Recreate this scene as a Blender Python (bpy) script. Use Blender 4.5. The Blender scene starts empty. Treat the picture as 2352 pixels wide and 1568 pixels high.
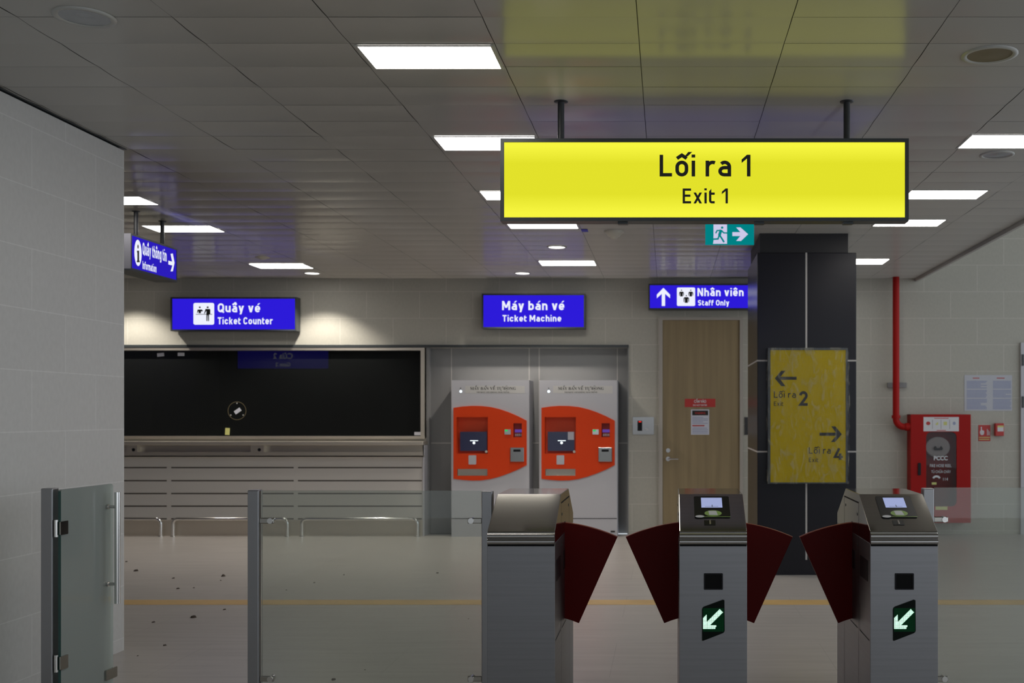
import bpy, bmesh, math, random, unicodedata
from mathutils import Vector
random.seed(7)
SC = bpy.context.scene
COL = SC.collection
PI = math.pi

# ------------------------------------------------------------------ camera, world, exposure
F = 2500.0                       # focal length in pixels of the 2352 px frame
VX, VY = 1533.0, 950.0           # where the straight-ahead direction lands (shift lens)
H = 1.36                         # eye height
cam_d = bpy.data.cameras.new('camera'); cam = bpy.data.objects.new('camera', cam_d); COL.objects.link(cam)
cam.location = (0, 0, H); cam.rotation_euler = (PI/2, 0, 0)
cam_d.sensor_width = 36.0; cam_d.lens = 36.0*F/2352
cam_d.shift_x = -(VX-1176)/2352; cam_d.shift_y = (VY-784)/2352
cam_d.dof.use_dof = True; cam_d.dof.focus_distance = 4.9; cam_d.dof.aperture_fstop = 4.8
cam_d.clip_end = 100
SC.camera = cam
W = bpy.data.worlds.new('daylight'); SC.world = W; W.use_nodes = True
W.node_tree.nodes['Background'].inputs[0].default_value = (0.86, 0.93, 1.0, 1)
_t = W.node_tree      # daylight is strongest from the open side on the right
_a = _t.nodes.new('ShaderNodeTexCoord'); _b = _t.nodes.new('ShaderNodeSeparateXYZ'); _c = _t.nodes.new('ShaderNodeMapRange')
_c.inputs[1].default_value = -0.2; _c.inputs[2].default_value = 0.8; _c.inputs[3].default_value = 0.55; _c.inputs[4].default_value = 1.5
_t.links.new(_a.outputs['Generated'], _b.inputs[0]); _t.links.new(_b.outputs[0], _c.inputs[0]); _t.links.new(_c.outputs[0], _t.nodes['Background'].inputs[1])
SC.view_settings.view_transform = 'Standard'; SC.view_settings.look = 'None'
SC.view_settings.gamma = 1; SC.view_settings.use_curve_mapping = False
SC.view_settings.exposure = 0.0
PANEL_E = 12.0                   # radiance of the lit ceiling panels
SPOT_W = 85.0                    # watts of the round downlights
SC.cycles.use_denoising = True
SC.cycles.max_bounces = 8; SC.cycles.transparent_max_bounces = 16
SC.cycles.sample_clamp_indirect = 6.0

CEIL = 2.89                      # ceiling height
WY = 12.3                        # back wall plane
FY_ = 12.14                      # face of counter and machines
def X(px, Y): return (px-VX)/F*Y
def Z(py, Y): return H-(py-VY)/F*Y
def YC(py): return (CEIL-H)*F/(VY-py)     # depth of a ceiling point
def YF(py): return H*F/(py-VY)            # depth of a floor point

# ------------------------------------------------------------------ materials
def nd(t, kind, **k):
    n = t.nodes.new(kind)
    for a, v in k.items(): setattr(n, a, v)
    return n
def mat(name, col, rough=0.5, metal=0.0, spec=0.5, emit=None, es=0.0, noise=None, coat=0.0, bump=0.0):
    m = bpy.data.materials.new(name); m.use_nodes = True; t = m.node_tree
    p = t.nodes['Principled BSDF']
    p.inputs['Base Color'].default_value = (*col, 1); p.inputs['Roughness'].default_value = rough
    p.inputs['Metallic'].default_value = metal; p.inputs['Specular IOR Level'].default_value = spec
    p.inputs['Coat Weight'].default_value = coat
    if emit:
        p.inputs['Emission Color'].default_value = (*emit, 1); p.inputs['Emission Strength'].default_value = es
    if noise:                       # (scale xyz, amount)
        tc = nd(t, 'ShaderNodeTexCoord'); mp = nd(t, 'ShaderNodeMapping'); mp.inputs['Scale'].default_value = noise[0]
        nz = nd(t, 'ShaderNodeTexNoise'); nz.inputs['Scale'].default_value = 1.0; nz.inputs['Detail'].default_value = 4
        rp = nd(t, 'ShaderNodeValToRGB')
        a = noise[1]
        rp.color_ramp.elements[0].position = 0.3; rp.color_ramp.elements[1].position = 0.7
        rp.color_ramp.elements[0].color = (*[c*(1-a) for c in col], 1)
        rp.color_ramp.elements[1].color = (*[min(1, c*(1+a)) for c in col], 1)
        t.links.new(tc.outputs['Object'], mp.inputs[0]); t.links.new(mp.outputs[0], nz.inputs['Vector'])
        t.links.new(nz.outputs['Fac'], rp.inputs[0]); t.links.new(rp.outputs[0], p.inputs['Base Color'])
        if bump:
            b = nd(t, 'ShaderNodeBump'); b.inputs['Strength'].default_value = bump; b.inputs['Distance'].default_value = 0.002
            t.links.new(nz.outputs['Fac'], b.inputs['Height']); t.links.new(b.outputs[0], p.inputs['Normal'])
    return m
def emat(name, col, s):
    m = bpy.data.materials.new(name); m.use_nodes = True; t = m.node_tree
    t.nodes.remove(t.nodes['Principled BSDF'])
    e = nd(t, 'ShaderNodeEmission'); e.inputs[0].default_value = (*col, 1); e.inputs[1].default_value = s
    t.links.new(e.outputs[0], t.nodes['Material Output'].inputs[0])
    return m
def tile_mat(name, axes, c1, c2, mortar, bw, bh, off, rough, shift=(0, 0), spec=0.4, msize=0.003, offset=0.5, nscale=(14, 9), namp=0.05):
    """stone tiles laid on the plane given by two world axes"""
    m = bpy.data.materials.new(name); m.use_nodes = True; t = m.node_tree; p = t.nodes['Principled BSDF']
    tc = nd(t, 'ShaderNodeTexCoord'); s = nd(t, 'ShaderNodeSeparateXYZ'); c = nd(t, 'ShaderNodeCombineXYZ')
    t.links.new(tc.outputs['Object'], s.inputs[0])
    for i, a in enumerate(axes):
        ad = nd(t, 'ShaderNodeMath', operation='ADD'); ad.inputs[1].default_value = shift[i]+60*(bw if i == 0 else bh*2)
        t.links.new(s.outputs[a], ad.inputs[0]); t.links.new(ad.outputs[0], c.inputs[i])
    br = nd(t, 'ShaderNodeTexBrick'); br.offset = offset
    br.inputs['Scale'].default_value = 1; br.inputs['Brick Width'].default_value = bw; br.inputs['Row Height'].default_value = bh
    br.inputs['Mortar Size'].default_value = msize; br.inputs['Mortar Smooth'].default_value = 0.1; br.inputs['Bias'].default_value = 0
    br.inputs['Color1'].default_value = (*c1, 1); br.inputs['Color2'].default_value = (*c2, 1); br.inputs['Mortar'].default_value = (*mortar, 1)
    mp = nd(t, 'ShaderNodeMapping'); mp.inputs['Scale'].default_value = (nscale[0], nscale[1], 1)
    nz = nd(t, 'ShaderNodeTexNoise'); nz.inputs['Scale'].default_value = 3; nz.inputs['Detail'].default_value = 6
    t.links.new(c.outputs[0], br.inputs['Vector']); t.links.new(c.outputs[0], mp.inputs[0]); t.links.new(mp.outputs[0], nz.inputs['Vector'])
    rp = nd(t, 'ShaderNodeValToRGB'); rp.color_ramp.elements[0].position = 0.3; rp.color_ramp.elements[1].position = 0.7
    rp.color_ramp.elements[0].color = (1-namp, 1-namp, 1-namp, 1); rp.color_ramp.elements[1].color = (1+namp*.4, 1+namp*.4, 1+namp*.4, 1)
    t.links.new(nz.outputs['Fac'], rp.inputs[0])
    mx = nd(t, 'ShaderNodeMix', data_type='RGBA', blend_type='MULTIPLY'); mx.inputs[0].default_value = 1
    t.links.new(br.outputs['Color'], mx.inputs[6]); t.links.new(rp.outputs[0], mx.inputs[7])
    t.links.new(mx.outputs[2], p.inputs['Base Color'])
    p.inputs['Roughness'].default_value = rough; p.inputs['Specular IOR Level'].default_value = spec
    return m
def glass_mat(name, tint, haze_col, haze, gloss=1.0, ior=1.5, rough=0.0):
    """clear sheet: tinted see-through + mirror by Fresnel + a little diffuse haze painted in for reflections"""
    m = bpy.data.materials.new(name); m.use_nodes = True; t = m.node_tree
    t.nodes.remove(t.nodes['Principled BSDF'])
    tr = nd(t, 'ShaderNodeBsdfTransparent'); tr.inputs[0].default_value = (*tint, 1)
    df = nd(t, 'ShaderNodeBsdfDiffuse'); df.inputs[0].default_value = (*haze_col, 1)  # pale haze: slight frosting plus the veil of reflected surroundings, painted in
    gl = nd(t, 'ShaderNodeBsdfGlossy'); gl.inputs['Roughness'].default_value = rough; gl.inputs[0].default_value = (gloss, gloss, gloss, 1)
    fr = nd(t, 'ShaderNodeFresnel'); fr.inputs[0].default_value = ior
    a = nd(t, 'ShaderNodeMixShader'); a.inputs[0].default_value = haze
    b = nd(t, 'ShaderNodeMixShader')
    t.links.new(tr.outputs[0], a.inputs[1]); t.links.new(df.outputs[0], a.inputs[2])
    t.links.new(fr.outputs[0], b.inputs[0]); t.links.new(a.outputs[0], b.inputs[1]); t.links.new(gl.outputs[0], b.inputs[2])
    t.links.new(b.outputs[0], t.nodes['Material Output'].inputs[0])
    return m
def lit_face(name, col, edge, z0, z1, x0, x1, s=1.0):
    """back-lit sign face: the LED strips along its top and bottom edge shine through a bit stronger"""
    m = emat(name, col, s); t = m.node_tree; e = [n for n in t.nodes if n.type == 'EMISSION'][0]
    tc = nd(t, 'ShaderNodeTexCoord'); sp = nd(t, 'ShaderNodeSeparateXYZ'); t.links.new(tc.outputs['Object'], sp.inputs[0])
    mr = nd(t, 'ShaderNodeMapRange'); mr.inputs[1].default_value = z0; mr.inputs[2].default_value = z1
    t.links.new(sp.outputs[2], mr.inputs[0])
    rp = nd(t, 'ShaderNodeValToRGB'); el = rp.color_ramp.elements
    el[0].position = 0; el[0].color = (*edge, 1); el[1].position = 1; el[1].color = (*edge, 1)
    for q, c in ((0.08, edge), (0.32, col), (0.72, col), (0.94, edge)):
        n = el.new(q); n.color = (*c, 1)
    t.links.new(mr.outputs[0], rp.inputs[0]); t.links.new(rp.outputs[0], e.inputs[0])
    return m

M = {}
M['wall'] = tile_mat('beige_wall_tile', (0, 2), (.42, .405, .35), (.41, .395, .34), (.53, .51, .455), 0.6, 0.3, 0.5, 0.45, (0.1, -0.04))
M['wall_side'] = tile_mat('grey_wall_tile', (1, 2), (.535, .53, .515), (.525, .52, .505), (.61, .605, .59), 0.6, 0.3, 0.5, 0.45, (0.34, -0.072))
M['floor'] = tile_mat('pale_stone_floor', (0, 1), (.43, .40, .37), (.42, .39, .36), (.33, .31, .285), 1.2, 0.83, 0.5, 0.32, (0.3, 0.19), spec=0.45, msize=0.002, nscale=(.6, 6), namp=0.12)
M['ceil'] = None
M['ceil_back'] = mat('ceiling_void', (.10, .10, .10), 0.9)
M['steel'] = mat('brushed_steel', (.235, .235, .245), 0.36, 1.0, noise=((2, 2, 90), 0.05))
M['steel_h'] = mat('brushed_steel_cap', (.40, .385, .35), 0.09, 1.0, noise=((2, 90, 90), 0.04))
M['chrome'] = mat('polished_steel', (.70, .69, .67), 0.16, 1.0)
M['warmsteel'] = mat('counter_steel', (.66, .61, .53), 0.45, 1.0)
M['poststeel'] = mat('brushed_post_steel', (.31, .31, .32), 0.36, 1.0)
M['trimsteel'] = mat('steel_moulding', (.42, .41, .40), 0.22, 1.0)
M['seam'] = mat('dark_seam', (.006, .006, .006), 0.7, 0, 0.1)
M['trimpaint'] = mat('edge_trim_paint', (.46, .45, .43), 0.6, 0, 0.2)
M['black'] = mat('black_plastic', (.008, .008, .010), 0.35, 0, 0.2)
M['frame'] = mat('dark_sign_frame', (.045, .052, .055), 0.38, 0.2)
M['rod'] = mat('sign_rod_paint', (.02, .022, .026), 0.4)
M['red_acr'] = mat('dark_red_acrylic', (.085, .002, .0015), 0.4, 0, 0.08)
M['red_edge'] = mat('cut_acrylic_edge', (.30, .06, .02), 0.4)
M['orange'] = mat('orange_fascia', (.67, .052, .007), 0.5, 0, 0.2)
M['orange_in'] = mat('orange_recess', (.72, .065, .010), 0.5)
M['machine'] = mat('silver_machine_paint', (.47, .47, .50), 0.45, 0.0)
M['clad'] = mat('grey_metal_cladding', (.22, .22, .22), 0.45, 0.0, 0.3)
M['capgrey'] = mat('grey_end_cap', (.13, .13, .15), 0.4)
M['clad_seam'] = mat('pale_joint', (.42, .40, .38), 0.5)
M['counter'] = mat('warm_grey_counter_panel', (.58, .555, .52), 0.5)
M['groove'] = mat('counter_groove', (.07, .06, .05), 0.6)
M['wood'] = mat('oak_laminate', (.265, .20, .108), 0.45, noise=((16, 16, 0.9), 0.14))
M['dframe'] = mat('door_frame_metal', (.38, .35, .31), 0.45)
M['pillar'] = mat('aubergine_pillar_panel', (.013, .0125, .017), 0.25, 0, 0.25)
M['neck'] = mat('pillar_neck', (.012, .011, .013), 0.6)
M['film_y'] = mat('yellow_board_face', (.40, .30, .002), 0.6, 0, 0.1)
M['ink'] = mat('dark_print', (.012, .012, .010), 0.6)
M['red'] = mat('fire_red_paint', (.34, .008, .006), 0.45, 0, 0.15)
M['white'] = mat('white_print', (.62, .62, .64), 0.5)
M['paper'] = mat('paper_white', (.58, .59, .66), 0.7)
M['poster'] = mat('pale_poster', (.47, .48, .52), 0.6)
M['txtblue'] = mat('blue_grey_print', (.30, .33, .48), 0.7)
M['txtgrey'] = mat('grey_print', (.22, .22, .24), 0.7)
M['tape'] = mat('ochre_floor_tape', (.52, .34, .13), 0.5, noise=((3, 3, 3), 0.12))
M['crumb'] = mat('brown_crumb', (.045, .032, .022), 0.9)
M['yellow'] = lit_face('lit_yellow_face', (.765, .755, .024), (.93, .92, .05), 0.013, 0.387, 0, 1)
M['yellow_edge'] = emat('lit_yellow_rim', (.95, .93, .04), 1.0)
M['blue'] = emat('lit_blue_face', (.026, .011, .69), 1.0)
M['sblue'] = emat('lit_blue_face_soft', (.024, .012, .50), 1.0)
M['lwhite'] = emat('lit_white_letter', (.86, .88, 1.0), 1.0)
M['panel'] = emat('lit_diffuser', (1.0, .96, .90), PANEL_E)
M['spotlens'] = emat('lit_lens', (1.0, .95, .88), 8.0)
M['teal'] = emat('lit_teal', (.0, .22, .23), 1.0)
M['lilac'] = emat('lit_lilac', (.60, .58, .80), 1.0)
M['led'] = emat('green_led_on', (.60, 1.0, .75), 2.2)
M['led_dim'] = emat('green_led_dim', (.0, .085, .022), 1.0)
M['led_glow'] = mat('led_board', (.001, .004, .002), 0.4, 0, 0.1)
M['screen'] = emat('lcd_blue', (.33, .38, .62), 1.0)
M['dscreen'] = mat('dark_screen', (.02, .022, .04), 0.12, emit=(.02, .022, .05), es=0.5)
M['glow_white'] = emat('white_indicator', (.85, .95, 1.0), 1.6)
M['glow_green'] = emat('green_indicator', (.02, .55, .12), 1.0)
M['glow_violet'] = emat('violet_indicator', (.10, .05, .30), 1.0)
M['glow_red'] = emat('red_indicator', (.8, .03, .02), 1.0)
M['lime'] = mat('lime_green_print', (.27, .42, .11), 0.5)
M['glass'] = glass_mat('barrier_glass', (.88, .91, .885), (.45, .46, .42), 0.12, 0.9)
M['glass_door'] = glass_mat('frosted_green_glass', (.80, .87, .83), (.66, .72, .68), 0.36, 0.6)
M['glass_edge'] = mat('green_glass_edge', (.02, .07, .06), 0.15)
M['win'] = glass_mat('dark_window_glass', (.42, .46, .46), (.03, .033, .033), 0.30, 0.8)
M['cab_glass'] = glass_mat('cabinet_glass', (.88, .86, .86), (.1, .1, .1), 0.02, 0.35)
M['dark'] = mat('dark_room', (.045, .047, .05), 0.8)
M['plastic'] = mat('off_white_plastic', (.50, .47, .40), 0.5)
M['hose'] = mat('white_hose_canvas', (.80, .80, .77), 0.7)
M['dl'] = mat('downlight_rim', (.42, .42, .40), 0.4)
M['dl_in'] = mat('downlight_reflector', (.30, .32, .34), 0.2, 0.6)
M['amber'] = mat('amber_lens', (.16, .13, .07), 0.5)
M['redsign'] = mat('red_notice', (.46, .035, .03), 0.5)
M['sticky'] = mat('yellow_note', (.58, .58, .20), 0.7)
M['bluetape'] = mat('blue_tape', (.05, .05, .55), 0.6)

# satin painted metal of the ceiling panels: diffuse paint, a clear sheen, and a sheen smeared front to back by the fine ribbing
def ceil_mat():
    m = bpy.data.materials.new('ceiling_panel_paint'); m.use_nodes = True; t = m.node_tree
    t.nodes.remove(t.nodes['Principled BSDF'])
    df = nd(t, 'ShaderNodeBsdfDiffuse'); df.inputs[0].default_value = (.33, .315, .28, 1)
    g1 = nd(t, 'ShaderNodeBsdfGlossy'); g1.inputs['Roughness'].default_value = .17; g1.inputs[0].default_value = (.8, .8, .8, 1)
    g2 = nd(t, 'ShaderNodeBsdfGlossy'); g2.inputs['Roughness'].default_value = .36; g2.inputs['Anisotropy'].default_value = ANI; g2.inputs[0].default_value = (1, 1, 1, 1)
    cb = nd(t, 'ShaderNodeCombineXYZ'); cb.inputs[0].default_value = 1.0; t.links.new(cb.outputs[0], g2.inputs['Tangent'])
    fr = nd(t, 'ShaderNodeFresnel'); fr.inputs[0].default_value = 3.9
    gm = nd(t, 'ShaderNodeMixShader'); gm.inputs[0].default_value = .66
    t.links.new(g1.outputs[0], gm.inputs[1]); t.links.new(g2.outputs[0], gm.inputs[2])
    b = nd(t, 'ShaderNodeMixShader'); t.links.new(fr.outputs[0], b.inputs[0]); t.links.new(df.outputs[0], b.inputs[1]); t.links.new(gm.outputs[0], b.inputs[2])
    t.links.new(b.outputs[0], t.nodes['Material Output'].inputs[0])
    return m
ANI = 0.92
M['ceil'] = ceil_mat()
# wrinkled stretch film round the board
def film_mat():
    m = bpy.data.materials.new('wrinkled_clear_film'); m.use_nodes = True; t = m.node_tree
    t.nodes.remove(t.nodes['Principled BSDF'])
    tc = nd(t, 'ShaderNodeTexCoord'); mp = nd(t, 'ShaderNodeMapping'); mp.inputs['Rotation'].default_value = (0, 0.6, 0); mp.inputs['Scale'].default_value = (6, 6, 2.4)
    nz = nd(t, 'ShaderNodeTexNoise'); nz.inputs['Scale'].default_value = 3.2; nz.inputs['Detail'].default_value = 8; nz.inputs['Distortion'].default_value = 1.3
    t.links.new(tc.outputs['Object'], mp.inputs[0]); t.links.new(mp.outputs[0], nz.inputs['Vector'])
    rp = nd(t, 'ShaderNodeValToRGB'); rp.color_ramp.elements[0].position = 0.52; rp.color_ramp.elements[1].position = 0.95
    rp.color_ramp.elements[0].color = (.0, .0, .0, 1); rp.color_ramp.elements[1].color = (.8, .8, .8, 1)
    t.links.new(nz.outputs['Fac'], rp.inputs[0])
    bp = nd(t, 'ShaderNodeBump'); bp.inputs['Strength'].default_value = 0.9; bp.inputs['Distance'].default_value = 0.02
    t.links.new(nz.outputs['Fac'], bp.inputs['Height'])
    tr = nd(t, 'ShaderNodeBsdfTransparent'); tr.inputs[0].default_value = (.96, .96, .96, 1)
    df = nd(t, 'ShaderNodeBsdfDiffuse'); df.inputs[0].default_value = (.42, .40, .30, 1)
    gl = nd(t, 'ShaderNodeBsdfGlossy'); gl.inputs['Roughness'].default_value = 0.12
    t.links.new(bp.outputs[0], gl.inputs['Normal'])
    a = nd(t, 'ShaderNodeMixShader'); t.links.new(rp.outputs[0], a.inputs[0]); t.links.new(tr.outputs[0], a.inputs[1]); t.links.new(df.outputs[0], a.inputs[2])
    b = nd(t, 'ShaderNodeMixShader'); b.inputs[0].default_value = 0.022
    t.links.new(a.outputs[0], b.inputs[1]); t.links.new(gl.outputs[0], b.inputs[2])
    t.links.new(b.outputs[0], t.nodes['Material Output'].inputs[0])
    return m
M['film'] = film_mat()

# ------------------------------------------------------------------ mesh building
class Fr:
    """a drawing plane: u to the right, v up, n towards the reader"""
    def __init__(s, o, u=(1, 0, 0), v=(0, 0, 1), n=(0, -1, 0)):
        s.o, s.u, s.v, s.n = Vector(o), Vector(u), Vector(v), Vector(n)
    def at(s, a, b, d=0): return s.o+s.u*a+s.v*b+s.n*d
def FY(Y): return Fr((0, Y, 0))
def pp(Y, pts): return [(X(a, Y), Z(b, Y)) for a, b in pts]
def circ(cx, cy, rx, ry=None, n=24, a0=0, a1=2*PI):
    ry = rx if ry is None else ry
    full = abs(a1-a0-2*PI) < 1e-6
    k = n if full else n+1
    return [(cx+rx*math.cos(a0+(a1-a0)*i/n), cy+ry*math.sin(a0+(a1-a0)*i/n)) for i in range(k)]
def rrect(x0, x1, y0, y1, r, n=5):
    o = []
    for cx, cy, a in ((x1-r, y0+r, -PI/2), (x1-r, y1-r, 0), (x0+r, y1-r, PI/2), (x0+r, y0+r, PI)):
        o += circ(cx, cy, r, r, n, a, a+PI/2)
    return o
class B:
    def __init__(s): s.v = []; s.f = []; s.sm = []
    def add(s, vs, fs, smooth=False):
        k = len(s.v); s.v += [Vector(v) for v in vs]
        for f in fs: s.f.append([i+k for i in f]); s.sm.append(smooth)
        return s
    def box(s, x0, x1, y0, y1, z0, z1):
        x0, x1 = min(x0, x1), max(x0, x1); y0, y1 = min(y0, y1), max(y0, y1); z0, z1 = min(z0, z1), max(z0, z1)
        return s.add([(x0, y0, z0), (x1, y0, z0), (x1, y1, z0), (x0, y1, z0), (x0, y0, z1), (x1, y0, z1), (x1, y1, z1), (x0, y1, z1)],
                     [(0, 3, 2, 1), (4, 5, 6, 7), (0, 1, 5, 4), (1, 2, 6, 5), (2, 3, 7, 6), (3, 0, 4, 7)])
    def poly(s, fr, pts, d=0.001, t=0.0, smooth=False):
        n = len(pts)
        ar = sum(pts[i][0]*pts[(i+1) % n][1]-pts[(i+1) % n][0]*pts[i][1] for i in range(n))
        if ar < 0: pts = pts[::-1]
        # a frame may be mirrored; keep the face towards n
        top = [fr.at(a, b, d+t) for a, b in pts]
        flip = fr.u.cross(fr.v).dot(fr.n) < 0
        f = list(range(n))
        if t == 0: return s.add(top, [f[::-1] if flip else f])
        bot = [fr.at(a, b, d) for a, b in pts]
        fs = [f, [n+i for i in f][::-1]]
        s.add(top+bot, [x[::-1] if flip else x for x in fs])
        q = [[i, n+i, n+(i+1) % n, (i+1) % n] for i in range(n)]
        return s.add(top+bot, [x[::-1] if flip else x for x in q], smooth)
    def ribbon(s, fr, pts, w, d=0.001, t=0.0, closed=False):
        pts = [q for i, q in enumerate(pts) if i == 0 or math.dist(q, pts[i-1]) > 1e-6]
        n = len(pts); L = []; R = []
        P = [Vector((a, b)) for a, b in pts]
        for i in range(n):
            a = P[i-1] if (i > 0 or closed) else None; c = P[(i+1) % n] if (i < n-1 or closed) else None
            d1 = (P[i]-a).normalized() if a is not None else None; d2 = (c-P[i]).normalized() if c is not None else None
            if d1 is None: nn = Vector((-d2.y, d2.x))
            elif d2 is None: nn = Vector((-d1.y, d1.x))
            else:
                nn = Vector((-d1.y-d2.y, d1.x+d2.x))
                nn = nn.normalized() if nn.length > 1e-6 else Vector((-d1.y, d1.x))
                nn = nn/max(0.35, nn.dot(Vector((-d1.y, d1.x))))
            L.append(P[i]+nn*w/2); R.append(P[i]-nn*w/2)
        for i in range(n if closed else n-1):
            j = (i+1) % n
            s.poly(fr, [(L[i].x, L[i].y), (R[i].x, R[i].y), (R[j].x, R[j].y), (L[j].x, L[j].y)], d, t)
        return s
    def tube(s, pts, r, n=14, cap=True, r1=None):
        P = [Vector(p) for p in pts]; rings = []; up = None
        for i, p in enumerate(P):
            d = ((P[i+1]-p) if i == 0 else (p-P[i-1]) if i == len(P)-1 else ((P[i+1]-p).normalized()+(p-P[i-1]).normalized())).normalized()
            if up is None: up = Vector((0, 0, 1)) if abs(d.z) < 0.9 else Vector((1, 0, 0))
            a = d.cross(up).normalized(); b = a.cross(d).normalized(); up = b
            rr = r if r1 is None else r+(r1-r)*i/(len(P)-1)
            rings.append([p+(a*math.cos(2*PI*k/n)+b*math.sin(2*PI*k/n))*rr for k in range(n)])
        vs = [v for q in rings for v in q]
        s.add(vs, [[i*n+k, (i+1)*n+k, (i+1)*n+(k+1) % n, i*n+(k+1) % n][::-1] for i in range(len(P)-1) for k in range(n)], True)
        if cap: s.add(rings[0], [list(range(n))]); s.add(rings[-1], [list(range(n))[::-1]])
        return s
    def lathe(s, cx, cy, prof, n=28):
        """turn a (radius, z) profile about the vertical axis"""
        vs = [(cx+r*math.cos(2*PI*k/n), cy+r*math.sin(2*PI*k/n), z) for r, z in prof for k in range(n)]
        return s.add(vs, [[i*n+k, i*n+(k+1) % n, (i+1)*n+(k+1) % n, (i+1)*n+k] for i in range(len(prof)-1) for k in range(n)], True)
    def plate(s, fr, outer, holes, d=0.0, t=0.01):
        """flat plate with holes"""
        cu = bpy.data.curves.new('tmp', 'CURVE'); cu.dimensions = '2D'; cu.fill_mode = 'BOTH'; cu.extrude = t/2
        for pts in [outer]+holes:
            sp = cu.splines.new('POLY'); sp.points.add(len(pts)-1); sp.use_cyclic_u = True
            for q, (a, b) in zip(sp.points, pts): q.co = (a, b, 0, 1)
        o = bpy.data.objects.new('tmp', cu); me = bpy.data.meshes.new_from_object(o)
        s.add([fr.at(v.co.x, v.co.y, d+t/2+v.co.z) for v in me.vertices], [list(p.vertices) for p in me.polygons])
        bpy.data.objects.remove(o); bpy.data.curves.remove(cu); bpy.data.meshes.remove(me)
        return s
    def text(s, fr, body, u, v, cap, width=None, d=0.001, bold=0.0, align='C'):
        """plain printed text from the built-in typeface, as flat faces; u, v = anchor on the baseline"""
        cu = bpy.data.curves.new('tmp', 'FONT'); cu.body = body; cu.size = 1; cu.offset = bold; cu.resolution_u = 3
        o = bpy.data.objects.new('tmp', cu); COL.objects.link(o)
        me = bpy.data.meshes.new_from_object(o.evaluated_get(bpy.context.evaluated_depsgraph_get()))
        if len(me.vertices):
            xs = [q.co.x for q in me.vertices]; x0, x1 = min(xs), max(xs); sy = cap/0.69
            sx = width/(x1-x0) if width else sy
            a = {'C': -(x0+x1)/2, 'L': -x0, 'R': -x1}[align]
            s.add([fr.at(u+(q.co.x+a)*sx, v+q.co.y*sy, d) for q in me.vertices], [list(p.vertices) for p in me.polygons])
        bpy.data.objects.remove(o); bpy.data.curves.remove(cu); bpy.data.meshes.remove(me)
        return s
    def sign_text(s, fr, body, u, v, cap, width=None, d=0.001, w=0.155, align='L'):
        """road-sign style lettering drawn with strokes"""
        out = []; x = 0.0; hi = 0.0
        for ch in body:
            if ch == ' ': x += 0.32; continue
            adv, prims = glyph(ch, w)
            for k, pts, cl in prims: out.append((k, [(a+x, b) for a, b in pts], cl))
            hi = x+adv; x += adv+0.15
        sx = (width/hi) if width else cap
        off = {'L': 0, 'C': -hi*sx/2, 'R': -hi*sx}[align]
        g = Fr(fr.at(u+off, v), fr.u*sx, fr.v*cap, fr.n)
        for i, (k, pts, cl) in enumerate(out):
            if k == 'R': s.ribbon(g, pts, w, d+i*6e-5, 0, cl)
            else: s.poly(g, pts, d+i*6e-5, 0)
        return s
    def build(s, name, m, parent=None, bevel=0.0, seg=2):
        o0 = ORG.get(parent.name, Vector((0, 0, 0))) if parent else Vector((0, 0, 0))
        me = bpy.data.meshes.new(name); me.from_pydata([tuple(v-o0) for v in s.v], [], s.f)
        for p, q in zip(me.polygons, s.sm): p.use_smooth = q
        me.materials.append(M[m] if isinstance(m, str) else m)
        o = bpy.data.objects.new(name, me); COL.objects.link(o)
        if parent: o.parent = parent
        ORG[o.name] = o0
        if bevel:
            bm = bmesh.new(); bm.from_mesh(me); bmesh.ops.remove_doubles(bm, verts=bm.verts, dist=1e-6); bm.to_mesh(me); bm.free()
            md = o.modifiers.new('soft_edges', 'BEVEL'); md.width = bevel; md.segments = seg; md.limit_method = 'ANGLE'; md.angle_limit = 0.6
        return o
ORG = {}
def thing(name, label, cat, loc, group=None, kind=None):
    o = bpy.data.objects.new(name, None); COL.objects.link(o); o.location = loc; o.empty_display_size = 0.1
    ORG[o.name] = Vector(loc)
    return tag(o, label, cat, group, kind)
def tag(o, label, cat, group=None, kind=None):
    o['label'] = label; o['category'] = cat
    if group: o['group'] = group
    if kind: o['kind'] = kind
    return o
def dup(root, delta, label):
    """a copy of a thing with its parts and sub-parts"""
    r = root.copy(); COL.objects.link(r); r.location = root.location+Vector(delta); r['label'] = label
    def kids(a, b):
        for ch in [o for o in a.children]:
            c = ch.copy(); COL.objects.link(c); c.parent = b; ORG[c.name] = ORG[ch.name]+Vector(delta); kids(ch, c)
    kids(root, r); ORG[r.name] = ORG[root.name]+Vector(delta)
    return r
def struct(b, name, m, label, cat, bevel=0.0, parent=None):
    o = b.build(name, m, parent, bevel)
    if parent is None: tag(o, label, cat, None, 'structure')
    return o

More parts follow.
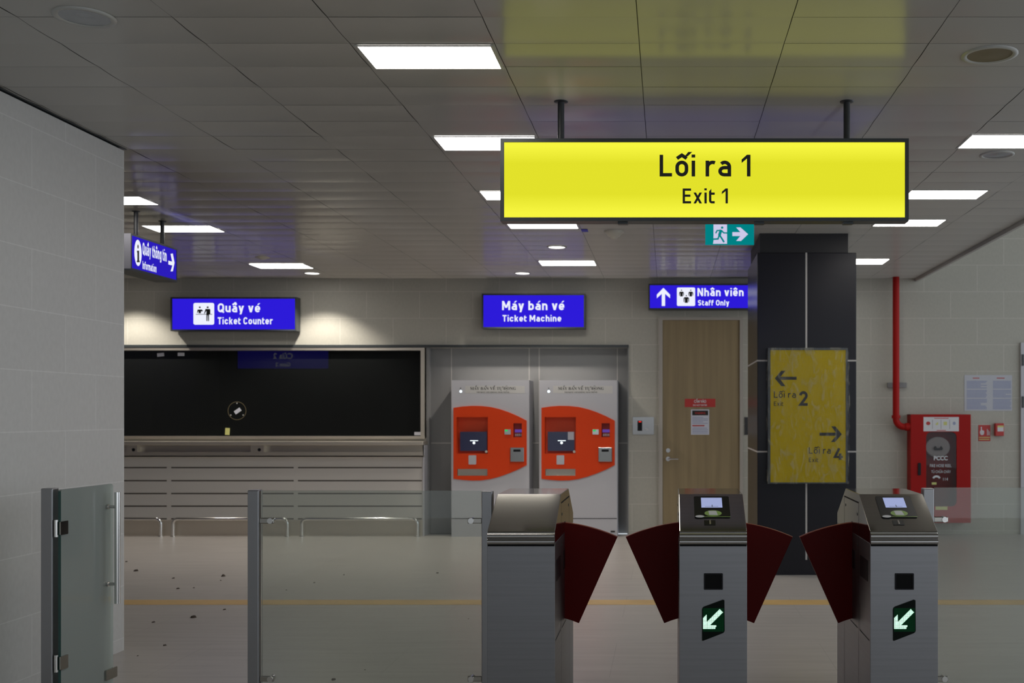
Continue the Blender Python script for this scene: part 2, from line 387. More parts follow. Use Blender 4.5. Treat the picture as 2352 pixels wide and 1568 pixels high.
# ------------------------------------------------------------------ sign lettering (stroke skeletons, capital height 1)
def arc(cx, cy, rx, ry, a0, a1, n=10):
    return [(cx+rx*math.cos(math.radians(a0+(a1-a0)*i/n)), cy+ry*math.sin(math.radians(a0+(a1-a0)*i/n))) for i in range(n+1)]
def glyph(ch, w):
    dec = unicodedata.normalize('NFD', ch); base, marks = dec[0], dec[1:]
    h = w/2; XH = 0.73; o = []
    def R(p, cl=False): o.append(('R', p, cl))
    def Q(p): o.append(('P', p, False))
    def D(x0, y0, x1, y1, k=1.1): Q([(x0-h*k, y0), (x0+h*k, y0), (x1+h*k, y1), (x1-h*k, y1)])
    def stad(W, top, bot): 
        r = (W-w)/2; return arc(W/2, top-h-r, r, r, 0, 180)+arc(W/2, bot+h+r, r, r, 180, 360)
    def dot(x): Q([(x-h*1.05, .87), (x+h*1.05, .87), (x+h*1.05, 1.01), (x-h*1.05, 1.01)])
    W = 0.58; r = (W-w)/2
    if base == 'L': W = .56; R([(h, 1), (h, h), (W, h)])
    elif base == 'E': W = .56; R([(W, 1-h), (h, 1-h), (h, h), (W, h)]); R([(h, .52), (W*.92, .52)])
    elif base == 'I': W = w; R([(h, 0), (h, 1)])
    elif base == 'T': W = .62; R([(0, 1-h), (W, 1-h)]); R([(W/2, 0), (W/2, 1-h)])
    elif base in 'OQ':
        W = .70; R(stad(W, 1, 0), True)
        if base == 'Q': R([(W*.52, .30), (W*.97, -.03)])
    elif base == 'C':
        W = .66; r = (W-w)/2; R(arc(W/2, 1-h-r, r, r, 15, 180)+arc(W/2, h+r, r, r, 180, 345))
    elif base == 'M':
        W = .86; R([(h, 0), (h, 1)]); R([(W-h, 0), (W-h, 1)]); D(W/2, .25, h*1.1, 1); D(W/2, .25, W-h*1.1, 1)
    elif base == 'N':
        W = .70; R([(h, 0), (h, 1)]); R([(W-h, 0), (W-h, 1)]); D(W-h*1.1, 0, h*1.1, 1)
    elif base == 'S':
        W = .64; q = (1-w)/4; rx = (W-w)/2
        R(arc(W/2, 1-h-q, rx, q, 25, 255, 14)+arc(W/2, h+q, rx, q, 75, -155, 14))
    elif base == 'o': R(stad(W, XH, 0), True)
    elif base == 'c': R(arc(W/2, XH-h-r, r, r, 15, 180)+arc(W/2, h+r, r, r, 180, 345))
    elif base == 'e':
        R([(h, .36), (W-h, .36)]+arc(W/2, XH-h-r, r, r, 0, 180)+arc(W/2, h+r, r, r, 180, 330))
    elif base == 'a':
        R(arc(W/2, XH-h-r, r, r, 138, 0)+[(W-h, 0)])
        q = .205-h*.15
        yb = .445-h*.5; R([(W-h, yb)]+arc(h+q, (yb+h)/2, q, (yb-h)/2, 90, 270)+[(W-h, h)])
    elif base in 'nhm':
        R([(h, 0), (h, XH if base != 'h' else 1)])
        if base == 'm':
            W = .92; r = (W/2-h)/2
            for k in (0, 1):
                x0 = h+k*2*r; R(arc(x0+r, XH-h-r, r, r, 170, 0)+[(x0+2*r, 0)])
        else: R(arc(W/2, XH-h-r, r, r, 170, 0)+[(W-h, 0)])
    elif base == 'u': R([(W-h, 0), (W-h, XH)]); R([(h, XH)]+arc(W/2, h+r, r, r, 180, 350))
    elif base in 'bd':
        R(stad(W, XH, 0), True); x = h if base == 'b' else W-h; R([(x, 0), (x, 1)])
    elif base == 'g':
        R(stad(W, XH, 0), True); R([(W-h, XH)]+arc(W/2, -.24+h+r*.7, r, r*.7, 0, -150))
    elif base == 'r': W = .42; R([(h, 0), (h, XH)]); R(arc(h+.24, XH-h-.24, .24, .24, 175, 65))
    elif base == 'i': W = w; R([(h, 0), (h, XH)]); (dot(h) if not marks else None)
    elif base == 'l': W = w; R([(h, 0), (h, 1)])
    elif base == 't': W = .38; q = max(.1, w*.75); Q([(0, XH+.0), (0, .80), (w, .98), (w, XH)]); R([(h, XH), (h, h+q)]+arc(h+q, h+q, q, q, 180, 270, 6)+[(W, h)]); R([(h, XH-h), (W, XH-h)])
    elif base == 'f': W = .38; q = max(.12, w*.75); R([(h, 0), (h, 1-h-q)]+arc(h+q, 1-h-q, q, q, 180, 90, 6)+[(W, 1-h)]); R([(h, XH-h), (W, XH-h)])
    elif base == 'k': R([(h, 0), (h, 1)]); D(w, .28, W-h*1.2, XH); D(W-h*1.1, 0, .27, .44)
    elif base == 'v': W = .60; D(W/2, 0, h*1.1, XH); D(W/2, 0, W-h*1.1, XH)
    elif base == 'y': W = .60; D(W/2, 0, h*1.1, XH); D(W/2-.08, -.23, W-h*1.1, XH)
    elif base == 'x': W = .58; D(h*1.15, 0, W-h*1.15, XH); D(W-h*1.15, 0, h*1.15, XH)
    elif base == '1': W = .40; R([(W-h, 0), (W-h, 1)]); Q([(W-w, 1), (0, .78), (0, .62), (W-w, .82)])
    elif base == '2':
        W = .62; rx = (W-w)/2; R(arc(W/2, 1-h-rx, rx, rx, 175, -35)+[(h*1.3, h), (W, h)])
    elif base == '4':
        W = .68; R([(W-.2, 0), (W-.2, .55)]); R([(W, .25), (h*1.1, .25), (W*.62, 1)])
    elif base == '0': R(stad(W, 1, 0), True)
    elif base == 'G':
        W = .68; r = (W-w)/2; R(arc(W/2, 1-h-r, r, r, 15, 180)+arc(W/2, h+r, r, r, 180, 360)+[(W-h, .48), (W*.52, .48)])
    c = W/2; y = XH+.10; aw = w*.72
    for mk in marks:
        if mk == '\u0302': R([(c-.22, y), (c, y+.15), (c+.22, y)]); o[-1] = ('R', o[-1][1], False)
    cf = '\u0302' in marks
    for mk in marks:
        if mk == '\u0301':
            x = c+(.17 if cf else 0); yy = y+(.10 if cf else -.02); Q([(x-.04, yy), (x+.10, yy), (x+.30, yy+.2), (x+.12, yy+.2)])
        if mk == '\u0300':
            x = c+(.15 if cf else 0); yy = y+(.10 if cf else -.02); Q([(x+.12, yy), (x+.0, yy), (x-.17, yy+.2), (x+.02, yy+.2)])
    return W, o

# ================================================================== SETTING
b = B(); b.box(-8.6, 7.2, -4.5, WY, -0.06, 0.0)
struct(b, 'floor', 'floor', 'pale streaky stone tiled station concourse floor', 'floor')
b = B()
yy0 = YF(1388.5); yy1 = YF(1377.5)
b.box(-5.0, 7.0, yy0, yy1, 0.0, 0.0012)
struct(b, 'floor_line', 'tape', 'ochre yellow line running across the concourse floor behind the gates', 'floor line')
b = B()   # the tiled side wall on the left, ends where the hall opens out
LX = -3.13; LY = 6.27
b.box(LX-0.35, LX, -4.5, LY, 0, CEIL-0.016)
struct(b, 'wall_left', 'wall_side', 'grey tiled side wall on the left ending at a sharp corner', 'wall')
b = B(); b.box(LX-0.35, LX-0.02, -4.5, LY-0.02, CEIL-0.016, CEIL+0.005); b.box(LX-0.01, LX+0.008, -4.5, LY+0.012, CEIL-0.008, CEIL-0.003)
struct(b, 'trim_1', 'frame', 'dark shadow gap trim along the top of the left side wall', 'trim')
b = B(); b.box(-8.6, LX-0.35, 3.6, 3.75, 0, CEIL)
struct(b, 'wall_south', 'wall', 'tiled wall closing the side hall behind the corner', 'wall')
b = B(); b.box(-8.75, -8.6, 3.6, WY, 0, CEIL)
struct(b, 'wall_west', 'wall_side', 'tiled end wall of the side hall far left', 'wall')

CX1 = 2.80     # right edge of the lowered ceiling
win_x1 = X(972, FY_); win_z0 = Z(1006, FY_); win_z1 = Z(796.5, FY_)
nic_x0 = X(978.5, FY_); nic_x1 = X(1440, FY_); nic_z1 = Z(793.5, FY_)
b = B()   # back wall built round the ticket window and the machine niche
b.box(-8.6, nic_x1, WY, WY+0.2, win_z1, CEIL+0.05)
b.box(nic_x1, CX1+0.02, WY, WY+0.2, 0, CEIL+0.05)
b.box(CX1+0.02, 7.2, WY, WY+0.2, 0, 4.7)
b.box(-8.6, win_x1, WY, WY+0.2, 0, win_z0)
b.box(-8.6, -7.0, WY, WY+0.2, win_z0, win_z1)
struct(b, 'wall_back', 'wall', 'beige tiled rear wall with signs, ticket window and staff door', 'wall')
b = B()
b.box(nic_x0-0.01, nic_x1, WY+0.10, WY+0.2, 0, nic_z1)
b.box(win_x1, nic_x0, WY-0.005, WY+0.2, 0, nic_z1)
b.box(nic_x1, nic_x1+0.012, WY-0.012, WY+0.10, 0, nic_z1)
struct(b, 'wall_alcove', 'clad', 'grey metal panels lining the recess around the two ticket machines', 'wall')
b = B()
for px in (1037, 1215.5, 1238.5, 1418): b.box(X(px, WY+.1)-.005, X(px, WY+.1)+.005, WY+0.098, WY+0.1, 0, nic_z1)
b.box(nic_x0, nic_x1, WY+0.0975, WY+0.1, Z(1019, WY), Z(1016.5, WY))
struct(b, 'trim_2', 'clad_seam', 'pale joints between the grey panels behind the ticket machines', 'trim')
b = B(); b.box(-7.0, nic_x1+0.015, WY-0.03, WY+0.0, nic_z1-0.012, nic_z1+0.018)
struct(b, 'trim_3', 'frame', 'thin dark lintel strip over the ticket window and the machine niche', 'trim')
# dark office behind the ticket window
for nm, lab, bx in (('wall_north', 'unlit rear wall of the office behind the ticket window', (-7.2, -2.5, 15.2, 15.3, 0, 2.8)), ('wall_office_west', 'unlit left wall of the office behind the ticket window', (-7.3, -7.2, WY+.2, 15.3, 0, 2.8)),
                    ('wall_office_east', 'unlit right wall of the office behind the ticket window', (-2.5, -2.4, WY+.2, 15.3, 0, 2.8))):
    b = B(); b.box(*bx); struct(b, nm, 'dark', lab, 'wall')
b = B(); b.box(-7.3, -2.4, WY+.2, 15.3, 2.8, 2.9); struct(b, 'ceiling_office', 'dark', 'unlit office ceiling behind the ticket window', 'ceiling')
b = B(); b.box(-7.3, -2.4, WY+.0, 15.3, -.04, .0); struct(b, 'floor_office', 'dark', 'unlit office floor behind the ticket window', 'floor')

# suspended ceiling: rows of slightly bowed metal panels under a dark void
TX0, TP, TY0 = -0.116, 0.598, 4.20
LIGHTS = []      # (x0, x1, y0, y1)
for a, c in ((4.52, 4.81), (6.0, 6.30), (7.47, 7.76), (8.68, 8.96), (10.87, 11.20)): LIGHTS.append((-1.287, -0.735, a, c))
for a, c in ((7.65, 7.94), (8.83, 9.13), (11.09, 11.42)): LIGHTS.append((-4.265, -3.715, a, c))
for a, c in ((5.96, 6.25), (7.44, 7.73), (8.56, 8.85), (10.74, 11.10)): LIGHTS.append((1.67, 2.19, a, c))
def in_light(x, y): return any(a-.02 < x < c+.02 and d-.02 < y < e+.02 for a, c, d, e in LIGHTS)
b = B(); sag = 0.0032; rng = random.Random(3)
j = -28
while True:
    y0 = TY0+0.3*j; j += 1
    if y0 > WY-0.05: break
    if y0 < -4.4: continue
    y1 = min(y0+0.2985, WY)
    for i in range(-15, 6):
        x0 = TX0+TP*i+0.0015; x1 = x0+TP-0.003
        if x0 > CX1-.05: continue
        if y0 < 3.3 and x1 < LX: continue
        x1 = min(x1, CX1)
        n = 8; vs = []; tl = rng.uniform(-.0012, .0012); k = sag*rng.uniform(.6, 1.3)
        for q in range(n+1):
            f = q/n; z = CEIL-k*4*f*(1-f)+tl*(f-.5)
            vs += [(x0, y0+(y1-y0)*f, z), (x1, y0+(y1-y0)*f, z)]
        b.add(vs, [[2*q, 2*q+2, 2*q+3, 2*q+1] for q in range(n)], True)
struct(b, 'ceiling', 'ceil', 'low suspended ceiling of pale rectangular metal panels', 'ceiling')
b = B(); b.box(-8.6, CX1, -4.5, WY+.2, CEIL+0.006, CEIL+0.12)
struct(b, 'ceiling_void', 'ceil_back', 'dark void above the ceiling panels', 'ceiling')
b = B(); b.box(CX1, CX1+0.03, -4.5, WY, CEIL-0.035, 4.7)
struct(b, 'trim_4', 'trimpaint', 'pale edge trim where the lowered ceiling stops on the right', 'trim')
b = B(); b.box(CX1+0.03, CX1+0.038, -4.5, WY, CEIL-0.005, CEIL+0.004)
struct(b, 'trim_5', 'seam', 'dark groove beside the ceiling edge on the right', 'trim')
b = B(); b.box(CX1+.0, 7.2, -4.5, WY+.2, 4.7, 4.8)
struct(b, 'ceiling_high', 'ceil', 'higher ceiling over the open side on the right', 'ceiling')

# lit panels
LN = ['lit ceiling panel nearest the camera, left of the yellow exit sign', 'lit ceiling panel partly hidden behind the top left corner of the yellow exit sign',
      'lit ceiling panel of which a stub shows at the left edge of the yellow sign', 'lit ceiling panel just under the lower left corner of the yellow sign',
      'lit ceiling panel closest to the ticket machine sign', 'lit ceiling panel cut off by the left wall corner',
      'lit ceiling panel behind the rods of the information sign', 'lit ceiling panel above the ticket counter sign',
      'lit ceiling panel running out of the picture at the right edge', 'lit ceiling panel at the right end of the yellow sign',
      'lit ceiling panel just under the lower right corner of the yellow sign', 'lit ceiling panel beside the top of the dark pillar']
for i, (x0, x1, y0, y1) in enumerate(LIGHTS):
    lab = LN[i] if i < len(LN) else 'lit ceiling panel behind the camera'
    t = thing('ceiling_light', lab, 'ceiling light', ((x0+x1)/2, (y0+y1)/2, CEIL-0.004), 'lit rectangular ceiling panels')
    z = CEIL-0.0045
    b = B(); fr = Fr((0, 0, z), (1, 0, 0), (0, 1, 0), (0, 0, -1))
    b.poly(fr, [(x0, y0), (x1, y0), (x1, y1), (x0, y1)], 0.0, 0.001); b.build('diffuser', 'panel', t)
    b = B()
    for a, c, d, e in ((x0-.012, x1+.012, y0-.010, y0), (x0-.012, x1+.012, y1, y1+.010), (x0-.012, x0, y0, y1), (x1, x1+.012, y0, y1)): b.box(a, c, d, e, z-.002, z+.0015)
    b.build('frame', 'dl', t)

# round downlights
def downlight(px, py, dia, label, kind):
    Y = min(YC(py), 11.82); x = X(px, Y); r = dia/2
    t = thing('downlight', label, 'downlight', (x, Y, CEIL), 'round recessed downlights')
    z = CEIL-0.004
    B().lathe(x, Y, [(r, z+.003), (r, z-.003), (r*.86, z-.006), (r*.80, z-.001)]).build('rim', 'dl', t)
    if kind == 'lit':
        fr = Fr((x, Y, z), (1, 0, 0), (0, 1, 0), (0, 0, -1)); B().poly(fr, circ(0, 0, r*.84), 0.001, .0).build('lens', 'spotlens', t)
        ld = bpy.data.lights.new('downlight_lamp', 'SPOT'); ld.energy = SPOT_W; ld.spot_size = math.radians(112); ld.spot_blend = 0.55; ld.color = (1, .93, .84); ld.shadow_soft_size = .03
        lo = bpy.data.objects.new('downlight_lamp', ld); COL.objects.link(lo); lo.parent = t; lo.location = (0, 0, -0.03)
    else:
        B().lathe(x, Y, [(r*.80, z-.001), (r*.62, z+.0), (r*.30, z-.002), (0.001, z-.003)]).build('lens', 'amber' if kind == 'amber' else 'dl_in', t)
    return t
downlight(194, 37.5, .225, 'unlit round downlight in the ceiling corner at upper left', 'off')
downlight(2273, 124, .235, 'unlit round downlight with brownish lens above right end of exit sign', 'amber')
downlight(2290, 354, .20, 'small unlit round downlight beside the panel at the right edge', 'off')
downlight(1279, 566.5, .185, 'lit round downlight in front of the ticket machine sign, left of the smoke detector', 'lit')
downlight(1200, 632, .185, 'lit round downlight directly above the ticket machine sign', 'lit')
downlight(717, 636, .185, 'lit round downlight above the right end of ticket counter sign', 'lit')
downlight(262, 636, .185, 'lit round downlight near the left end of the ticket window', 'lit')
def detector(px, py, r, label, fl=1.0):
    Y = YC(py); x = X(px, Y); t = thing('smoke_detector', label, 'smoke detector', (x, Y, CEIL), 'ceiling smoke detectors')
    B().lathe(x, Y, [(r, CEIL-.002), (r, CEIL-.016*fl), (r*.75, CEIL-.03*fl), (r*.62, CEIL-.045*fl)]).build('base', 'plastic', t)
    B().lathe(x, Y, [(r*.62, CEIL-.045*fl), (r*.36, CEIL-.055*fl), (r*.34, CEIL-.066*fl), (.001, CEIL-.07*fl)]).build('sensor_cap', 'plastic', t)
detector(1410, 530, .082, 'off white smoke detector under the yellow exit sign')
detector(603, 590, .07, 'off white smoke detector above the ticket counter sign', .4)
Yb = YC(528); xb = X(1343, Yb)
b = B(); b.box(xb-.027, xb+.027, Yb-.06, Yb+.06, CEIL-.006, CEIL-.004); tag(b.build('blue_tape', 'bluetape'), 'scrap of blue tape on the ceiling left of smoke detector', 'tape')

# ================================================================== HANGING AND WALL SIGNS
def lightbox(name, label, cat, px0, py0, px1, py1, Yf, thick, border, face, loc=None):
    x0, x1, z0, z1 = X(px0, Yf), X(px1, Yf), Z(py1, Yf), Z(py0, Yf)
    t = thing(name, label, cat, ((x0+x1)/2, Yf+thick/2, z0))
    b = B(); fr = FY(Yf)
    b.box(x0, x1, Yf+.012, Yf+thick, z0, z1)
    b.plate(fr, [(x0, z0), (x1, z0), (x1, z1), (x0, z1)], [[(x0+border, z0+border), (x1-border, z0+border), (x1-border, z1-border), (x0+border, z1-border)]], -0.012, 0.012)
    b.build('casing', 'frame', t)
    f = B().poly(fr, [(x0+border, z0+border), (x1-border, z0+border), (x1-border, z1-border), (x0+border, z1-border)], -0.009).build('lit_panel', face, t)
    return t, f, x0, x1, z0, z1
# --- yellow exit sign
EY = 5.28; ET = 0.09
t, f, x0, x1, z0, z1 = lightbox('exit_sign', 'large lit yellow exit 1 sign hanging over the ticket gates', 'hanging sign', 1149, 317.5, 2087.5, 507.5, EY, ET, 0.018, 'yellow')
fr = FY(EY-.009+.010)
b = B(); b.sign_text(FY(EY+.008), 'Lối ra 1', X(1619.5, EY), Z(404.5, EY), 50*EY/F, 209*EY/F, .001, .16, 'C'); b.build('lettering', 'ink', t); b = B()
b.sign_text(FY(EY+.008), 'Exit 1', X(1620, EY), Z(466.5, EY), 34.5*EY/F, 104*EY/F, .001, .155, 'C'); b.build('lettering', 'ink', t)
B().poly(Fr((0, EY+ET+.001, 0), (-1, 0, 0), (0, 0, 1), (0, 1, 0)), [(-x0-.02, z0+.02), (-x1+.02, z0+.02), (-x1+.02, z1-.02), (-x0-.02, z1-.02)], 0).build('rear_lit_panel', 'sblue', t)
for px in (1288.5, 1945):
    xr = X(px, EY+ET/2); b = B(); b.tube([(xr, EY+ET/2, z1-.005), (xr, EY+ET/2, CEIL)], .0165, 16); b.lathe(xr, EY+ET/2, [(.034, CEIL-.001), (.034, CEIL-.006), (.0165, CEIL-.008)], 20)
    b.build('hanging_rod', 'rod', t)
for px in (1430, 1745, 1950): B().box(X(px, EY)-.024, X(px, EY)+.024, EY+.02, EY+.06, z0-.010, z0).build('clip', 'frame', t)

# --- blue wall signs
SY = 12.15
def c2(Y, pts): return pp(Y, [(240+a/4.356, 440+c/4.356) for a, c in pts])
def c4(Y, pts): return pp(Y, [(1470+a/3.986, 480+c/3.986) for a, c in pts])
t, f, *_ = lightbox('ticket_counter_sign', 'lit blue ticket counter sign with pictogram above the dark ticket window', 'wall sign', 391.5, 682, 681, 760, SY, .13, .018, 'blue')
fr = FY(SY+.009)
b = B(); k = SY/F
b.sign_text(fr, 'Quầy vé', X(499.5, SY), Z(716.8, SY), 20.5*k, 97.5*k, .002, .19); b.build('lettering', 'lwhite', t); b = B(); b.sign_text(fr, 'Ticket Counter', X(499.5, SY), Z(744.4, SY), 16.2*k, 126*k, .002, .19)
b.build('lettering', 'lwhite', t)
pt = c2(SY, [(887, 1330), (1095, 1112)]); pg = B().poly(fr, rrect(pt[0][0], pt[1][0], pt[0][1], pt[1][1], .02), .002).build('pictogram', 'lwhite', t)
b = B()
b.poly(fr, c2(SY, circ(951, 1156, 9)), .003); b.poly(fr, c2(SY, circ(1030, 1156, 10)), .003)
b.poly(fr, c2(SY, [(930, 1178), (972, 1178), (984, 1192), (970, 1200), (964, 1192), (962, 1216), (938, 1216), (938, 1192), (930, 1212), (922, 1210)]), .003)
b.poly(fr, c2(SY, [(1008, 1172), (1052, 1172), (1057, 1182), (1056, 1228), (1044, 1228), (1044, 1294), (1034, 1294), (1032, 1236), (1028, 1236), (1027, 1294), (1017, 1294), (1017, 1190), (1000, 1222), (994, 1218)]), .003)
b.poly(fr, c2(SY, [(910, 1223), (1075, 1223), (1075, 1229), (910, 1229)]), .003)
b.build('figures', 'ink', pg)
t, f, *_ = lightbox('ticket_machine_sign', 'lit blue ticket machine sign above the two orange ticket machines', 'wall sign', 1106.5, 674, 1344.5, 754.5, SY, .13, .018, 'blue')
b = B(); b.sign_text(fr, 'Máy bán vé', X(1224.5, SY), Z(711.8, SY), 21*k, 143*k, .002, .19, 'C'); b.build('lettering', 'lwhite', t); b = B(); b.sign_text(fr, 'Ticket Machine', X(1221.5, SY), Z(738, SY), 14.8*k, 135*k, .002, .19, 'C')
b.build('lettering', 'lwhite', t)
t, f, *_ = lightbox('staff_only_sign', 'lit blue staff only sign with up arrow above the wooden door', 'wall sign', 1489.5, 651.5, 1752, 710.5, SY, .13, .016, 'blue')
b = B(); b.sign_text(fr, 'Nhân viên', X(1602, SY), Z(679.6, SY), 18.4*k, 106*k, .002, .19); b.build('lettering', 'lwhite', t); b = B(); b.sign_text(fr, 'Staff Only', X(1603, SY), Z(701.2, SY), 12.6*k, 72*k, .002, .19)
b.build('lettering', 'lwhite', t)
b = B(); b.poly(fr, c4(SY, [(214, 720), (275, 782), (275, 815), (230, 775), (230, 886), (199, 886), (199, 775), (154, 815), (154, 782)]), .002); b.build('arrow', 'lwhite', t)
pt = c4(SY, [(338, 886), (505, 717)]); pg = B().poly(fr, rrect(pt[0][0], pt[1][0], pt[0][1], pt[1][1], .015), .002).build('pictogram', 'lwhite', t)
b = B()
for hx, hy, s in ((380, 742, 1), (465, 742, 1), (424, 792, 1.15)):
    b.poly(fr, c4(SY, circ(hx, hy, 6)), .003)
    b.poly(fr, c4(SY, [(hx-14*s, hy+13), (hx+14*s, hy+13), (hx+22*s, hy+24), (hx+22*s, hy+50*s), (hx+16*s, hy+50*s), (hx+15*s, hy+28), (hx+12*s, hy+28), (hx+12*s, hy+57*s), (hx-12*s, hy+57*s), (hx-12*s, hy+28), (hx-15*s, hy+28), (hx-16*s, hy+50*s), (hx-22*s, hy+50*s), (hx-22*s, hy+24)]), .003)
b.build('figures', 'ink', pg)

# --- information sign, hung square to the others
IX = -3.95
iy0, iy1 = -IX*F/(VX-302), -IX*F/(VX-407)
iz0, iz1 = 2.418, 2.690
t = thing('information_sign', 'lit blue information counter sign with arrow hanging beside the left wall corner', 'hanging sign', (IX-.08, (iy0+iy1)/2, iz0))
b = B(); b.box(IX-.17, IX-.006, iy0, iy1, iz0, iz1); fi = Fr((IX, 0, 0), (0, 1, 0), (0, 0, 1), (1, 0, 0))
b.plate(fi, [(iy0, iz0), (iy1, iz0), (iy1, iz1), (iy0, iz1)], [[(iy0+.008, iz0+.018), (iy1-.008, iz0+.018), (iy1-.008, iz1-.014), (iy0+.008, iz1-.014)]], -.006, .006); b.build('casing', 'frame', t)
B().poly(Fr((0, iy0, 0)), [(IX-.168, iz0+.012), (IX-.004, iz0+.012), (IX-.004, iz1-.002), (IX-.168, iz1-.002)], .002).build('end_cap', 'capgrey', t)
B().poly(fi, [(iy0+.008, iz0+.018), (iy1-.008, iz0+.018), (iy1-.008, iz1-.014), (iy0+.008, iz1-.014)], -.004).build('lit_panel', 'sblue', t)
def iu(cx): return -IX*F/(VX-(240+cx/4.356))
def iv(cx, cy): return Z(440+cy/4.356, iu(cx))
b = B(); b.poly(fi, circ(iu(334), iv(334, 612), .056, .098), .001); b.build('info_disc', 'lwhite', t)
b = B(); b.poly(fi, circ(iu(333), iv(333, 550), .010, .016), .002); g = lambda pts: [(iu(a), iv(a, c)) for a, c in pts]
b.poly(fi, g([(322, 590), (344, 590), (344, 690), (350, 690), (350, 706), (320, 706), (320, 690), (326, 690), (326, 608), (322, 608)]), .002); b.build('info_letter', 'ink', t)
b = B(); b.sign_text(fi, 'Quầy thông tin', iu(380), iv(380, 628), .092, iu(618)-iu(380), .001, .19); b.build('lettering', 'lwhite', t); b = B()
b.sign_text(fi, 'Information', iu(380), iv(380, 772), .060, iu(517)-iu(380), .001, .19); b.build('lettering', 'lwhite', t)
b = B(); b.poly(fi, g([(638, 690), (676, 700), (660, 622), (682, 618), (700, 712), (682, 797), (660, 797), (678, 738), (638, 728)]), .001); b.build('arrow', 'lwhite', t)
for px, py in ((312.5, 484), (373, 507)):
    Yr = YC(py); xr = X(px, Yr); b = B(); b.tube([(xr, Yr, iz1-.01), (xr, Yr, CEIL)], .016, 14); b.lathe(xr, Yr, [(.03, CEIL-.001), (.03, CEIL-.006), (.016, CEIL-.008)], 18); b.build('hanging_rod', 'rod', t)

# --- gate sign of the side hall, seen only mirrored in the ticket window
GY = 4.6
t = thing('gate_sign', 'lit blue gate 2 sign seen mirrored in the dark ticket window', 'hanging sign', (-7.05, GY, 2.17))
B().box(-7.9, -6.2, GY, GY+.1, 2.17, 2.55).build('casing', 'frame', t)
fg = Fr((0, GY+.1, 0), (-1, 0, 0), (0, 0, 1), (0, 1, 0))
B().poly(fg, [(6.22, 2.19), (7.88, 2.19), (7.88, 2.53), (6.22, 2.53)], .002).build('lit_panel', 'blue', t)
b = B(); b.text(fg, 'Cửa 2', 7.05, 2.37, .1, None, .004, .02); b.build('lettering', 'lwhite', t); b = B(); b.text(fg, 'Gate 2', 7.05, 2.23, .07, None, .004, .02); b.build('lettering', 'lwhite', t)
for xr in (-7.6, -6.5): B().tube([(xr, GY+.05, 2.54), (xr, GY+.05, CEIL)], .016, 12).build('hanging_rod', 'rod', t)

# --- green emergency exit sign
QY = 8.5
x0, x1, z0, z1 = X(1620, QY), X(1732, QY), Z(562, QY), Z(514, QY)
t = thing('emergency_exit_sign', 'small teal emergency exit sign with running man and arrow under the ceiling', 'exit sign', ((x0+x1)/2, QY, z0))
B().box(x0, x1, QY, QY+.012, z0, z1).build('lit_plate', 'teal', t)
b = B(); b.box(x0+.02, x1-.02, QY-.012, QY+.024, z1, CEIL-.002); b.build('mounting_bar', 'plastic', t)
fr = FY(QY)
B().poly(fr, c4(QY, [(673, 140), (797, 140), (797, 318), (668, 318), (673, 290)]), .001).build('doorway_mark', 'lilac', t)
B().poly(fr, c4(QY, [(880, 168), (920, 168), (990, 230), (925, 292), (880, 292), (918, 247), (845, 247), (845, 211), (918, 211)]), .001).build('arrow', 'lilac', t)
b = B(); b.poly(fr, c4(QY, circ(752, 170, 11, 11)), .002)
w_ = 13/3.986*QY/F
for pts, kk in (([(743, 190), (726, 242)], 2.0), ([(746, 196), (766, 218), (797, 219)], .95), ([(738, 196), (706, 197), (692, 222)], .95), ([(728, 238), (748, 268), (770, 304)], 1.2), ([(726, 238), (714, 274), (660, 276)], 1.1)):
    b.ribbon(fr, c4(QY, pts), w_*kk, .002)
b.build('running_figure', 'teal', t)

# ================================================================== TICKET COUNTER
CF = FY_
def zc(py): return Z(py, CF)
def xc(px): return X(px, CF)
cxL = -7.0; cxR = X(976, CF)
t = thing('ticket_counter', 'long warm grey ticket counter with grooved front under the dark window', 'ticket counter', ((cxL+cxR)/2, CF, 0))
b = B(); b.box(cxL, cxR-.02, CF, WY-.006, 0.0, zc(1047)); b.build('front_panel', 'counter', t)
b = B()
for py in (1073.5, 1103.5, 1133, 1162, 1191):
    for p0, p1 in ((100, 383), (393.5, 674.5), (684.5, 969)): b.box(xc(p0), xc(p1), CF-.002, CF+.002, zc(py)-.007, zc(py)+.007)
b.build('groove', 'groove', t)
B().box(cxR-.022, cxR-.004, CF-.012, WY-.006, 0, zc(1020)).build('end_strip', 'machine', t)
b = B(); b.box(cxL, cxR, CF-.10, WY-.006, zc(1021.5), zc(1013)); b.build('countertop', 'warmsteel', t, .004)
b = B(); b.box(cxL, cxR-.004, CF-.085, CF-.07, zc(1048), zc(1037)); b.box(cxL, cxR-.004, CF-.085, CF, zc(1048), zc(1045.5)); b.build('tray_lip', 'warmsteel', t)
b = B(); b.box(cxL, cxR-.01, CF-.012, CF+.002, zc(1046), zc(1021)); b.build('tray_back', 'warmsteel', t)
for p0, p1, hx in ((298, 323, 315), (582, 612, 602)):
    br = B().box(xc(p0), xc(p1), CF-.082, CF-.011, zc(1046), zc(1021)).build('tray_bracket', 'warmsteel', t)
    b = B(); b.poly(FY(CF-.082), circ(xc(hx), zc(1032), .018), .001, .003); b.build('cable_hole', 'black', br)
B().box(cxL, cxR-.02, CF-.006, CF, 0.0, zc(1194)).build('kick_plate', 'warmsteel', t)

